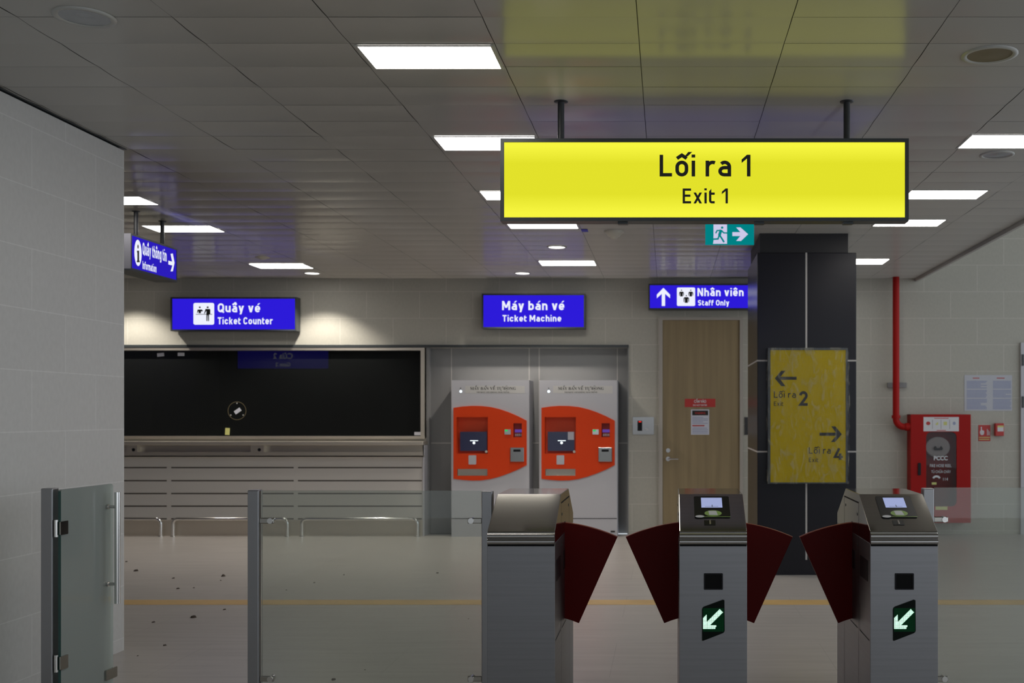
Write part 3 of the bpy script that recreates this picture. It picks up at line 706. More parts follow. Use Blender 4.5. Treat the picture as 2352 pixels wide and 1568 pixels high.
def rail(p0, p1, label):
    x0, x1 = xc(p0), xc(p1); yr = CF-.07; zt = zc(1190); r = .019; q = .055
    t = thing('guard_rail', label, 'guard rail', ((x0+x1)/2, yr, 0), 'bent steel rails in front of the ticket counter')
    pts = [(x0, yr, 0.0), (x0, yr, zt-q)]+[(x0+q-q*math.cos(a), yr, zt-q+q*math.sin(a)) for a in [PI/2*i/6 for i in range(1, 7)]]
    pts += [(x1-q+q*math.sin(a), yr, zt-q+q*math.cos(a)) for a in [PI/2*i/6 for i in range(0, 7)]]+[(x1, yr, 0.0)]
    B().tube(pts, r, 14).build('tube', 'chrome', t)
    for x in (x0, x1): B().lathe(x, yr, [(.03, .001), (.03, .007), (.017, .009)], 18).build('floor_flange', 'chrome', t)
rail(110, 376, 'bent steel guard rail at the far left of the counter, cut off by wall corner')
rail(404, 665, 'bent steel guard rail in the middle of the counter, crossed by a steel post')
rail(698, 962, 'bent steel guard rail at the right end of the ticket counter behind glass')

# ticket window
wY = WY+0.03
wx1 = X(968.5, wY); wz0 = Z(1001, wY); wz1 = Z(805, wY)
b = B(); b.box(-7.0, wx1, wY, wY+.012, wz0, wz1)
wn = tag(b.build('window_1', 'win'), 'wide dark ticket office window above the counter', 'window', None, 'structure')
b = B(); b.box(-7.0, wx1+.045, wY-.055, wY+.03, wz1, win_z1); b.box(wx1, wx1+.045, wY-.055, wY+.03, wz0, wz1)
b.box(-7.0, wx1+.05, wY-.07, wY+.03, win_z0-.01, wz0); b.build('window_frame', 'warmsteel', wn)
def paper(name, px, py, w, h, rot, m, label, cat, Y=wY, group=None):
    cx, cz = X(px, Y), Z(py, Y); k = Y/F; c, s = math.cos(rot), math.sin(rot)
    pts = [(cx+(a*c-q*s)*k, cz+(a*s+q*c)*k) for a, q in ((-w/2, -h/2), (w/2, -h/2), (w/2, h/2), (-w/2, h/2))]
    o = B().poly(FY(Y), pts, .001, .001).build(name, m); tag(o, label, cat, group); return o
G = 'paper stickers on the ticket window'
paper('paper_sticker', 369, 814.5, 16, 8, .1, 'paper', 'tilted white sticker at the top left of the dark window, first from the left', 'sticker', group=G)
paper('paper_sticker', 416, 813.5, 15.5, 7.5, 0, 'paper', 'straight white sticker on top edge of the dark window, second from the left', 'sticker', group=G)
paper('paper_sticker', 546, 943.5, 16, 8.5, .6, 'paper', 'tilted white sticker in the middle of the speaking hole of the window', 'sticker', group=G)
paper('paper_sticker', 959.5, 995.5, 15.5, 7.5, 0, 'paper', 'white sticker in the lower right corner of the dark window', 'sticker', group=G)
paper('sticky_note', 522.5, 990.5, 10.5, 16, -.06, 'sticky', 'small yellow note at the bottom of the dark ticket window', 'note')
t = thing('speaking_disc', 'round clear speaking disc on the dark ticket window', 'speaking disc', (X(544.5, wY), wY, Z(943, wY)))
b = B(); b.plate(FY(wY), circ(X(544.5, wY), Z(943, wY), .104, n=32), [circ(X(544.5, wY), Z(943, wY), .099, n=32)], .0005, .0015); b.build('rim', 'amber', t)
for a in (90, 215, 325): B().poly(FY(wY), circ(X(544.5, wY)+.085*math.cos(math.radians(a)), Z(943, wY)+.085*math.sin(math.radians(a)), .008, n=10), .001, .002).build('screw', 'dl', t)
# monitor inside the office
mY = 12.75; t = thing('monitor', 'dark monitor just inside the ticket window', 'monitor', (X(484, mY), mY, Z(1010, mY)))
B().box(X(460, mY), X(509, mY), mY, mY+.04, Z(1003, mY), Z(970, mY)).build('housing', 'black', t)
B().poly(FY(mY), [(X(463, mY), Z(1000, mY)), (X(506, mY), Z(1000, mY)), (X(506, mY), Z(973, mY)), (X(463, mY), Z(973, mY))], .001).build('screen', 'dark', t)
B().box(X(478, mY), X(490, mY), mY+.01, mY+.03, .75, Z(1002, mY)).build('stand', 'black', t)
b = B(); b.box(-6.9, -2.7, WY+.25, WY+1.0, .70, .75)
for x in (-6.85, -2.8): b.box(x, x+.05, WY+.3, WY+.95, .0, .70)
tag(b.build('desk', 'dark'), 'dark desk inside the office behind the ticket window', 'desk')

# ================================================================== TICKET MACHINES
MY = 12.05
def ticket_machine():
    x0 = X(1037, MY); w = 178.5*MY/F; zt = Z(873, MY); c = w/584.0
    t = thing('ticket_machine', 'silver and orange ticket machine left of the other, dark blank screen', 'ticket machine', (x0+w/2, MY+.1, 0), 'orange fronted ticket machines')
    fr = FY(MY)
    def P(a, q): return (x0+(a-248)*c, zt-(q-370)*c)
    def PL(*l): return [P(*q) for q in l]
    def RC(a, q, d, e): return [P(a, e), P(d, e), P(d, q), P(a, q)]
    scr = RC(289, 647, 522, 921); note = RC(715, 693, 777, 797); slot = RC(293, 1036, 519, 1087)
    # body with the screen, note and tray openings cut through the front sheet
    b = B(); b.plate(fr, [(x0, 0), (x0+w, 0), (x0+w, zt), (x0, zt)], [scr, note, slot], -.012, .012)
    b.box(x0, x0+w, MY+.13, WY+.098, 0, zt); b.box(x0, x0+.012, MY+.012, MY+.13, 0, zt); b.box(x0+w-.012, x0+w, MY+.012, MY+.13, 0, zt); b.box(x0, x0+w, MY+.012, MY+.13, zt-.012, zt)
    b.build('cabinet', 'machine', t)
    b = B(); b.box(x0+.003, x0+w-.003, MY-.0015, MY, P(0, 1408)[1]-.0035, P(0, 1408)[1]+.0035); b.build('base_seam', 'seam', t)
    # fascia outline
    top = [(264, 577), (330, 567), (400, 562), (470, 563), (540, 570), (610, 586), (680, 610), (750, 640), (814, 673)]
    bot = [(814, 1007), (750, 1040), (680, 1069), (610, 1094), (540, 1112), (470, 1122), (400, 1123), (330, 1118), (264, 1110)]
    B().plate(fr, PL(*top)+PL(*bot), [scr, note, slot], 0, .010).build('fascia', 'orange', t)
    # screen recess: sloping hood, side cheeks, screen
    def liner(r, depth, m, name):
        (xa, za), (xb, _), (_, zb), _ = r; b = B()
        b.box(xa-.004, xa, MY-.008, MY+depth, za, zb); b.box(xb, xb+.004, MY-.008, MY+depth, za, zb)
        b.box(xa, xb, MY-.008, MY+depth, zb, zb+.004); b.box(xa, xb, MY-.008, MY+depth, za-.004, za)
        b.box(xa, xb, MY+depth, MY+depth+.004, za, zb); return b.build(name, m, t)
    liner(scr, .09, 'orange_in', 'screen_recess')
    sc = B().poly(FY(MY+.06), RC(308, 757, 508, 902), 0, .02).build('screen', 'dscreen', t)
    b = B(); b.poly(FY(MY+.06), circ(*P(412, 841), .014), .021); b.poly(FY(MY+.06), RC(383, 822, 443, 827), .021); b.build('screen_prompt', 'glow_white', sc)
    liner(note, .06, 'redsign', 'note_recess')
    B().poly(FY(MY+.05), RC(720, 740, 774, 762), 0, .002).build('violet_light', 'glow_violet', t)
    b = B()
    for i in range(4): b.poly(FY(MY+.04), RC(724+13*i, 772, 732+13*i, 790), 0, .002)
    b.build('note_guide', 'white', t)
    liner(slot, .06, 'warmsteel', 'ticket_tray')
    f = .010
    cp = B().poly(fr, RC(648, 739, 694, 777), f, .006).build('coin_plate', 'chrome', t)
    B().poly(fr, RC(651, 741, 672, 754), f+.006, .002).build('green_light', 'glow_green', cp)
    rd = B().poly(fr, RC(692, 874, 795, 981), f, .02).build('card_slot', 'trimsteel', t, .004)
    B().poly(fr, RC(716, 889, 770, 906), f+.02, .001).build('slot_opening', 'black', rd)
    B().poly(fr, rrect(*P(378, 0)[:1], P(435, 0)[0], P(0, 1002)[1], P(0, 933)[1], .008), f, .005).build('key_plate', 'machine', t)
    B().poly(fr, circ(*P(511, 906), .014), f, .006).build('lock_button', 'plastic', t)
    B().poly(fr, circ(*P(318, 454), .015), .0, .002).build('status_light', 'glow_white', t)
    B().poly(fr, circ(*P(317, 430), .006), .0, .002).build('camera_lens', 'black', t)
    B().poly(fr, RC(388 if False else 352, 412, 798, 468), .0, .0008).build('name_strip', mat('name_strip', (.53, .52, .50), .4), t)
    b = B(); b.text(fr, '𝐌𝐀𝐘 𝐁𝐀𝐍 𝐕𝐄 𝐓𝐔 𝐃𝐎𝐍𝐆', P(560, 0)[0], P(0, 442)[1], 21*c, 344*c, .0012)
    def tick(a, q0, q1, sl): b.poly(fr, PL((a-3, q1), (a+4, q1), (a+4+sl, q0), (a-3+sl, q0)), .0012)
    tick(429, 410, 419, 7); tick(502, 410, 419, 7); tick(566, 410, 419, 7)
    b.poly(fr, circ(*P(621, 448), .004, n=10), .0012); b.poly(fr, circ(*P(662, 448), .004, n=10), .0012); b.poly(fr, PL((651, 418), (662, 410), (673, 418), (662, 414)), .0012)
    b.poly(fr, PL((638, 433), (650, 433), (650, 430), (638, 430)), .0012); b.poly(fr, PL((629, 424), (636, 424), (637, 417), (632, 417)), .0012)
    b.text(fr, '𝐓𝐈𝐂𝐊𝐄𝐓 𝐕𝐄𝐍𝐃𝐈𝐍𝐆 𝐌𝐀𝐂𝐇𝐈𝐍𝐄', P(560, 0)[0], P(0, 465)[1], 10*c, 248*c, .0012); b.build('lettering', 'ink', t)
    return t, c
tm, cc = ticket_machine()
tm2 = dup(tm, (X(1239, MY)-X(1037, MY), 0, 0), 'silver and orange ticket machine right of the other, pale reflection on its screen')
x0b = X(1239, MY); ztb = Z(873, MY)
B().poly(FY(MY), [(x0b+(1447-912)*cc, ztb-(1512-370)*cc), (x0b+(1480-912)*cc, ztb-(1512-370)*cc), (x0b+(1480-912)*cc, ztb-(1500-370)*cc), (x0b+(1447-912)*cc, ztb-(1500-370)*cc)], 0, .002).build('base_label', 'ink', tm2)
B().poly(FY(MY+.06), [(x0b+(1123-912)*cc, ztb-(818-370)*cc), (x0b+(1169-912)*cc, ztb-(818-370)*cc), (x0b+(1169-912)*cc, ztb-(758-370)*cc), (x0b+(1123-912)*cc, ztb-(758-370)*cc)], .0205).build('screen_reflection', 'paper', tm2)['label'] = 'pale painted reflection on the screen'  # light reflected in the second screen, painted as a flat pale patch

# ================================================================== STAFF DOOR AND WALL FITTINGS
dY = WY
dx0, dx1, dz1 = X(1513.5, dY), X(1706, dY), Z(728, dY)
b = B(); b.box(X(1522, dY), X(1699, dY), dY-.006, dY-.001, 0.004, Z(735, dY))
dr = tag(b.build('door_1', 'wood'), 'pale oak staff door with notices in the rear wall', 'door', None, 'structure')
b = B(); b.box(dx0, X(1522, dY), dY-.025, dY-.001, 0, Z(735, dY)); b.box(X(1699, dY), dx1, dY-.025, dY-.001, 0, Z(735, dY)); b.box(dx0, dx1, dY-.025, dY-.001, Z(735, dY), dz1); b.build('door_frame', 'dframe', dr)
b = B(); hx, hz = X(1534.5, dY), Z(1053.5, dY); b.tube([(hx, dY-.006, hz), (hx, dY-.05, hz)], .011, 12); b.tube([(hx, dY-.05, hz), (hx+.115, dY-.05, hz)], .009, 12)
b.tube([(hx, dY-.006, hz), (hx, dY-.014, hz)], .026, 18); b.build('door_handle', 'chrome', dr)
b = B(); b.tube([(hx, dY-.006, Z(1034, dY)), (hx, dY-.014, Z(1034, dY))], .024, 18); b.build('door_lock', 'chrome', dr)
nY = dY-.006
t = thing('prohibition_sign', 'red no entry strip on the oak door', 'notice', (X(1608, nY), nY, Z(934, nY)))
B().poly(FY(nY), pp(nY, [(1573, 934.5), (1643, 934.5), (1643, 915.5), (1573, 915.5)]), .0, .003).build('plate', 'redsign', t)
b = B(); b.text(FY(nY), 'CẤM VÀO', X(1608, nY), Z(924.5, nY), 6*nY/F, 28*nY/F, .004, .03); b.build('lettering', 'white', t); b = B(); b.text(FY(nY), 'DO NOT ENTER', X(1608, nY), Z(932, nY), 3.6*nY/F, 32*nY/F, .004, .02); b.build('lettering', 'white', t)
t = thing('warning_notice', 'white warning notice with black heading below the red strip on the oak door', 'notice', (X(1608, nY), nY, Z(998, nY)))
B().poly(FY(nY), pp(nY, [(1587, 998), (1629, 998), (1629, 940), (1587, 940)]), .0, .002).build('sheet', 'paper', t)
B().poly(FY(nY), pp(nY, [(1590, 953.5), (1626.5, 953.5), (1626.5, 942.5), (1590, 942.5)]), .0022, .001).build('heading', 'ink', t)
B().text(FY(nY), 'WARNING', X(1608, nY), Z(950.5, nY), 4.5*nY/F, 25*nY/F, .004, .02).build('heading_letters', 'glow_red' if False else 'redsign', t)
def lines(b, fr, x0, x1, z0, z1, n, fill=.42, rng=random.Random(5)):
    st = (z1-z0)/n
    for i in range(n):
        z = z1-st*(i+.5); e = x1-(x1-x0)*rng.choice([0, 0, 0, .05, .3])
        b.poly(fr, [(x0, z-st*fill/2), (e, z-st*fill/2), (e, z+st*fill/2), (x0, z+st*fill/2)], .0028)
b = B(); (xa, zb), (xb_, za) = pp(nY, [(1590, 956.5), (1626, 973.5)]); lines(b, FY(nY), xa, xb_, za, zb, 5)
(xa, zb), (xb_, za) = pp(nY, [(1590, 981), (1626, 996)]); lines(b, FY(nY), xa, xb_, za, zb, 4); b.build('text_block', 'txtblue', t)
b = B(); (xa, zb), (xb_, za) = pp(nY, [(1590, 975), (1618, 979.5)]); lines(b, FY(nY), xa, xb_, za, zb, 1, .6); b.build('red_text_line', 'redsign', t)
t = thing('access_reader', 'steel plate card reader with red light left of the oak door', 'access reader', (X(1478, WY), WY, Z(998, WY)))
B().poly(FY(WY), pp(WY, [(1453.5, 997.5), (1502, 997.5), (1502, 957.5), (1453.5, 957.5)]), 0, .008).build('plate', 'trimsteel', t)
rd = B().poly(FY(WY), pp(WY, [(1464.5, 989), (1475, 989), (1475, 966), (1464.5, 966)]), .008, .015).build('reader', 'black', t)
B().poly(FY(WY), pp(WY, [(1467, 969.5), (1473, 969.5), (1473, 967), (1467, 967)]), .0235, .001).build('indicator', 'glow_red', rd)
B().poly(FY(WY), pp(WY, [(1481.5, 987.5), (1490, 987.5), (1490, 983.5), (1481.5, 983.5)]), .0085, .001).build('label_strip', 'white', t)
o = B().poly(FY(WY), pp(WY, [(1710, 998), (1724, 998), (1724, 957.5), (1710, 957.5)]), 0, .008).build('switch_plate', 'trimsteel'); tag(o, 'steel switch plate right of the oak door beside the pillar', 'switch plate')

# ================================================================== PILLAR AND DIRECTION BOARD
PY = 9.19; px0, px1 = X(1739.5, PY), X(1967, PY); pyb = 10.28; pzt = Z(580, PY)
b = B(); b.box(px0, px1, PY, pyb, 0, pzt)
pl = tag(b.build('pillar', 'pillar', None, .006), 'dark aubergine panelled pillar with pale joints', 'pillar', None, 'structure')
b = B(); b.box(px0+.025, px1-.065, PY+.03, pyb-.05, pzt, CEIL); b.build('neck', 'neck', pl)
b = B(); b.box(px0-.006, px1+.006, PY-.006, pyb+.006, 0, Z(1285, PY)); b.build('plinth', 'pillar', pl)
b = B(); fr = FY(PY)
xm = X(1852, PY); b.box(xm-.0075, xm+.0075, PY-.002, PY+.001, 0, pzt)
for py in (828, 1037): b.box(px0-.002, px1+.001, PY-.002, PY+.001, Z(py, PY)-.0065, Z(py, PY)+.0065); b.box(px0-.002, px0+.001, PY, pyb, Z(py, PY)-.0065, Z(py, PY)+.0065); b.box(px1-.001, px1+.002, PY, pyb, Z(py, PY)-.0065, Z(py, PY)+.0065)
b.build('joint', 'clad_seam', pl)
BY = 9.12
t = thing('direction_board', 'yellow exit 2 and exit 4 direction board in clear film on the dark pillar', 'direction board', (X(1856, BY), PY, Z(1110, BY)))
x0, x1, z0, z1 = X(1764.5, BY), X(1947, BY), Z(1110, BY), Z(799, BY)
b = B(); b.box(x0, x1, BY+.008, PY-.003, z0, z1); fb = FY(BY)
fx0, fx1, fz0, fz1 = X(1769.5, BY), X(1943, BY), Z(1107.5, BY), Z(803.5, BY)
b.plate(fb, [(x0, z0), (x1, z0), (x1, z1), (x0, z1)], [[(fx0, fz0), (fx1, fz0), (fx1, fz1), (fx0, fz1)]], -.008, .008); b.build('casing', 'frame', t)
B().poly(fb, [(fx0, fz0), (fx1, fz0), (fx1, fz1), (fx0, fz1)], -.004).build('face', 'film_y', t)
def c8(pts): return pp(BY, [(1720+a/4.4815, 780+q/4.4815) for a, q in pts])
kb = BY/F/4.4815
b = B()
b.poly(fb, c8([(268, 397), (335, 318), (378, 318), (328, 380), (492, 380), (492, 412), (328, 412), (378, 478), (335, 478)]), -.003)
b.poly(fb, c8([(958, 972), (890, 890), (848, 890), (898, 955), (728, 955), (728, 988), (898, 988), (845, 1052), (888, 1052)]), -.003)
b.build('arrow', 'ink', t)
b = B(); q = lambda a, c: c8([(a, c)])[0]
b.sign_text(fb, 'Lối ra', *q(258, 597), 66*kb, 228*kb, -.003, .14); b.build('lettering', 'ink', t); b = B(); b.sign_text(fb, 'Exit', *q(258, 680), 44*kb, 98*kb, -.003, .13); b.build('lettering', 'ink', t); b = B(); b.sign_text(fb, '2', *q(517, 680), 152*kb, 90*kb, -.003, .19); b.build('lettering', 'ink', t); b = B()
b.sign_text(fb, 'Lối ra', *q(618, 1172), 66*kb, 228*kb, -.003, .14); b.build('lettering', 'ink', t); b = B(); b.sign_text(fb, 'Exit', *q(618, 1258), 44*kb, 98*kb, -.003, .13); b.build('lettering', 'ink', t); b = B(); b.sign_text(fb, '4', *q(872, 1235), 118*kb, 96*kb, -.003, .19)
b.build('lettering', 'ink', t)
# loosely stretched film: a slightly crumpled skin round the board
b = B(); rg = random.Random(11); nx, nz = 22, 36; vs = []
for i in range(nz+1):
    for j in range(nx+1):
        u, v = j/nx, i/nz; e = min(u, 1-u, v, 1-v)
        vs.append((x0-.006+(x1-x0+.012)*u, BY-.004-min(1, e*8)*.006*rg.random()-.002, z0-.004+(z1-z0+.008)*v))
b.add(vs, [[i*(nx+1)+j, i*(nx+1)+j+1, (i+1)*(nx+1)+j+1, (i+1)*(nx+1)+j] for i in range(nz) for j in range(nx)], True)
for xs, w in ((x1+.006, .02), (x0-.006, -.012)):      # bunched film down both sides
    vs = []
    for i in range(41):
        v = i/40; k = w*(.35+.65*math.sin(PI*min(1, v*1.05))*rg.uniform(.6, 1)); z = z0+(z1-z0)*v
        vs += [(xs, BY-.005, z), (xs+k, BY+.012, z), (xs+k*.4, BY+.05, z)]
    b.add(vs, [[3*i+a, 3*i+a+1, 3*i+a+4, 3*i+a+3] for i in range(40) for a in (0, 1)], True)
b.build('plastic_wrap', 'film', t)

# ================================================================== FIRE EQUIPMENT ON THE RIGHT
CY = 12.12
def cf(pts, Y): return pp(Y, [(1940+a/3.267, 760+q/3.267) for a, q in pts])
(cx0, cz1), (cx1, cz0) = cf([(495, 625), (948, 1440)], CY)
t = thing('fire_hose_cabinet', 'red wall mounted fire hose cabinet with glazed door', 'fire cabinet', ((cx0+cx1)/2, WY, cz0))
wn_ = cf(rrect(612, 840, 757, 1315, 38), CY)
b = B(); fc = FY(CY)
b.box(cx0, cx1, CY+.15, WY-.001, cz0, cz1); b.box(cx0, cx0+.012, CY+.014, CY+.16, cz0, cz1); b.box(cx1-.012, cx1, CY+.014, CY+.16, cz0, cz1); b.box(cx0, cx1, CY+.014, CY+.16, cz1-.012, cz1); b.box(cx0, cx1, CY+.014, CY+.16, cz0, cz0+.012)
b.build('box', 'red', t)
dd = B().plate(fc, [(cx0+.001, cz0+.001), (cx1-.001, cz0+.001), (cx1-.001, cz1-.001), (cx0+.001, cz1-.001)], [wn_], -.014, .014).build('door', 'red', t, .002)
B().poly(FY(CY+.008), wn_, 0, .002).build('pane', 'cab_glass', dd)
B().poly(fc, cf(rrect(549, 571, 988, 1082, 8), CY), 0, .012).build('handle', 'black', dd)
b = B(); fd = FY(CY+.006)
def ct(s, a, q, cap, w, bold=0.0):
    p = cf([(a, q)], CY)[0]; k = CY/F/3.267; b.text(fd, s, p[0], p[1], cap*k, w*k, .001, bold)
ct('PCCC', 722, 968, 30, 104, .03); ct('FIRE HOSE REEL', 722, 1021, 22, 162); ct('TỦ CHỮA CHÁY', 724, 1065, 20, 146); ct('114', 758, 1122, 22, 36)
b.ribbon(fd, cf(circ(690, 1108, 24, 18, 10, PI*1.05, PI*1.95), CY), 14*CY/F/3.267, .001)
b.build('lettering', 'white', dd)
lb = B().poly(fc, cf([(592, 752), (857, 752), (857, 645), (592, 645)], CY), .0, .001).build('instruction_label', 'white', dd)
b = B()
for a in (659, 723, 788): b.poly(fc, cf([(a-1.5, 735), (a+1.5, 735), (a+1.5, 665), (a-1.5, 665)], CY), .002)
b.build('divider', 'txtgrey', lb)
B().poly(fc, cf(circ(627, 692, 16, 14), CY), .002).poly(fc, cf([(672, 657), (780, 657), (780, 652), (672, 652)], CY), .002).poly(fc, cf([(690, 748), (760, 748), (760, 743), (690, 743)], CY), .002).build('red_picture', 'redsign', lb)
B().poly(fc, cf([(680, 700), (700, 680), (703, 700), (690, 706)], CY), .002).poly(fc, cf([(742, 706), (768, 706), (768, 680), (742, 680)], CY), .002).build('yellow_picture', 'sticky', lb)
B().poly(fc, cf(circ(822, 692, 11, 13), CY), .002).build('blue_picture', 'txtblue', lb)
B().poly(fc, cf([(655, 1152), (690, 1152), (690, 1135), (655, 1135)], CY), -.006, .001).build('small_label', 'sticky', dd)
B().poly(fc, cf([(682, 1341), (772, 1341), (772, 1316), (682, 1316)], CY), .0, .001).build('lower_label', 'sticky', dd)
RY = CY+.05
t = thing('fire_hose', 'coiled white fire hose behind the glass of the red cabinet', 'fire hose', (cf([(702, 872)], RY)[0][0], RY, cf([(702, 945)], RY)[0][1]))
(rx, rz), (rx2, rz2) = cf([(702, 872), (788, 800)], RY); ra = (rx2-rx); rb = rz2-rz
b = B()
for i in range(7):
    f = .32+.68*i/6; pts = [(rx+ra*f*math.cos(2*PI*k/40), RY+.02, rz+rb*f*math.sin(2*PI*k/40)) for k in range(41)]
    b.tube(pts, ra*.07, 8, False)
b.poly(FY(RY+.02), circ(rx, rz, ra, rb), 0, .01); b.build('coil', 'hose', t)
B().poly(FY(RY-.0), cf([(668, 880), (680, 862), (690, 878), (715, 878), (722, 862), (735, 880), (728, 893), (675, 893)], RY), .0, .02).build('reel_hub', 'black', t)
# pipe
QYp = 12.16; prx = X(2058, QYp)
t = thing('fire_pipe', 'red fire water pipe running down the rear wall into the cabinet', 'pipe', (prx, QYp, Z(985, QYp)))
ez = Z(980, QYp); q = .09
pts = [(prx, QYp, CEIL+.01), (prx, QYp, ez+q)]+[(prx+q-q*math.cos(a), QYp, ez+q-q*math.sin(a)) for a in [PI/2*i/8 for i in range(1, 9)]]+[(cx0, QYp, ez)]
B().tube(pts, .037, 18).build('tube', 'red', t)
b = B(); b.tube([(prx, QYp, ez+q+.005), (prx, QYp, ez+q+.04)], .048, 18); b.tube([(cx0-.05, QYp, ez), (cx0-.005, QYp, ez)], .045, 18); b.build('coupling', 'red', t)
(ka, kz1), (kb_, kz0) = cf([(318, 388), (460, 425)], WY)
b = B(); b.box(ka, kb_, WY-.045, WY-.001, kz0, kz1); b.build('bracket', 'clad', t)
# call point sign, button, poster
t = thing('call_point_sign', 'small red fire alarm instruction sign with white hand beside the cabinet', 'sign', (cf([(1048, 825)], WY)[0][0], WY, cf([(1048, 825)], WY)[0][1]))
B().poly(FY(WY), cf([(1004, 825), (1093, 825), (1093, 705), (1004, 705)], WY), 0, .004).build('plate', 'redsign', t)
b = B(); b.poly(FY(WY), cf([(1014, 752), (1021, 742), (1021, 718), (1029, 718), (1029, 742), (1046, 748), (1046, 768), (1038, 780), (1022, 780), (1014, 766)], WY), .005)
for a in range(3): b.poly(FY(WY), cf([(1068+a*8, 782), (1072+a*8, 782), (1072+a*8, 735+a*9), (1068+a*8, 735+a*9)], WY), .005)
b.build('hand_mark', 'white', t)
b = B(); lines(b, FY(WY-.003), *[cf([(1008, 820), (1089, 790)], WY)[i][0] for i in (0, 1)], cf([(0, 820)], WY)[0][1], cf([(0, 790)], WY)[0][1], 2, .4); b.build('text_line', 'sticky', t)
t = thing('fire_call_button', 'small red fire alarm button box with white label near the poster', 'alarm button', (cf([(1165, 787)], WY)[0][0], WY, cf([(1165, 787)], WY)[0][1]))
p = cf([(1132, 787), (1197, 692)], WY-.06)
B().box(p[0][0], p[1][0], WY-.06, WY-.001, p[0][1], p[1][1]).build('housing', 'redsign', t, .006)
B().poly(FY(WY-.06), cf([(1147, 753), (1192, 753), (1192, 722), (1147, 722)], WY-.06), .0, .002).build('press_plate', 'white', t)
B().poly(FY(WY-.06), cf([(1147, 722), (1192, 722), (1192, 709), (1147, 709)], WY-.06), .0, .002).build('label_strip', 'sticky', t)
t = thing('notice_poster', 'pale two column notice poster on the wall above the fire cabinet', 'poster', (cf([(1078, 598)], WY)[0][0], WY, cf([(1078, 598)], WY)[0][1]))
B().poly(FY(WY), cf([(898, 598), (1256, 598), (1256, 330), (898, 330)], WY), 0, .004).build('sheet', 'poster', t)
b = B(); fw = FY(WY-.003)
for a, e in ((915, 1066), (1112, 1248)):
    for z0_, z1_, n in ((372, 432, 6), (440, 500, 6), (508, 588, 8)):
        (xa, zb), (xe, za) = cf([(a, z0_), (e, z1_)], WY); lines(b, fw, xa, xe, za, zb, n, .55)
b.build('text_block', 'txtblue', t)
b = B()
for a, e in ((960, 1010), (1140, 1200)):
    (xa, zb), (xe, za) = cf([(a, 348), (e, 358)], WY); lines(b, fw, xa, xe, za, zb, 1, .6)
b.build('heading', 'redsign', t)
# metal door at the right edge
ddx = X(2343, WY); b = B(); b.box(ddx+.06, ddx+1.0, WY-.012, WY-.001, .004, Z(792, WY))
dr2 = tag(b.build('door_2', 'machine'), 'grey metal door at the right edge of the rear wall', 'door', None, 'structure')
b = B(); b.box(ddx, ddx+.06, WY-.03, WY-.001, 0, Z(792, WY)); b.box(ddx, ddx+1.06, WY-.03, WY-.001, Z(792, WY), Z(787, WY)); b.build('door_frame', 'machine', dr2)
for py in (827, 923): B().box(ddx+.012, ddx+.03, WY-.045, WY-.03, Z(py+13, WY), Z(py-13, WY)).build('hinge', 'frame', dr2)
b = B(); b.tube([(ddx+.9, WY-.012, 1.0), (ddx+.9, WY-.06, 1.0)], .011, 10); b.tube([(ddx+.9, WY-.06, 1.0), (ddx+.78, WY-.06, 1.0)], .009, 10); b.build('door_handle', 'chrome', dr2)

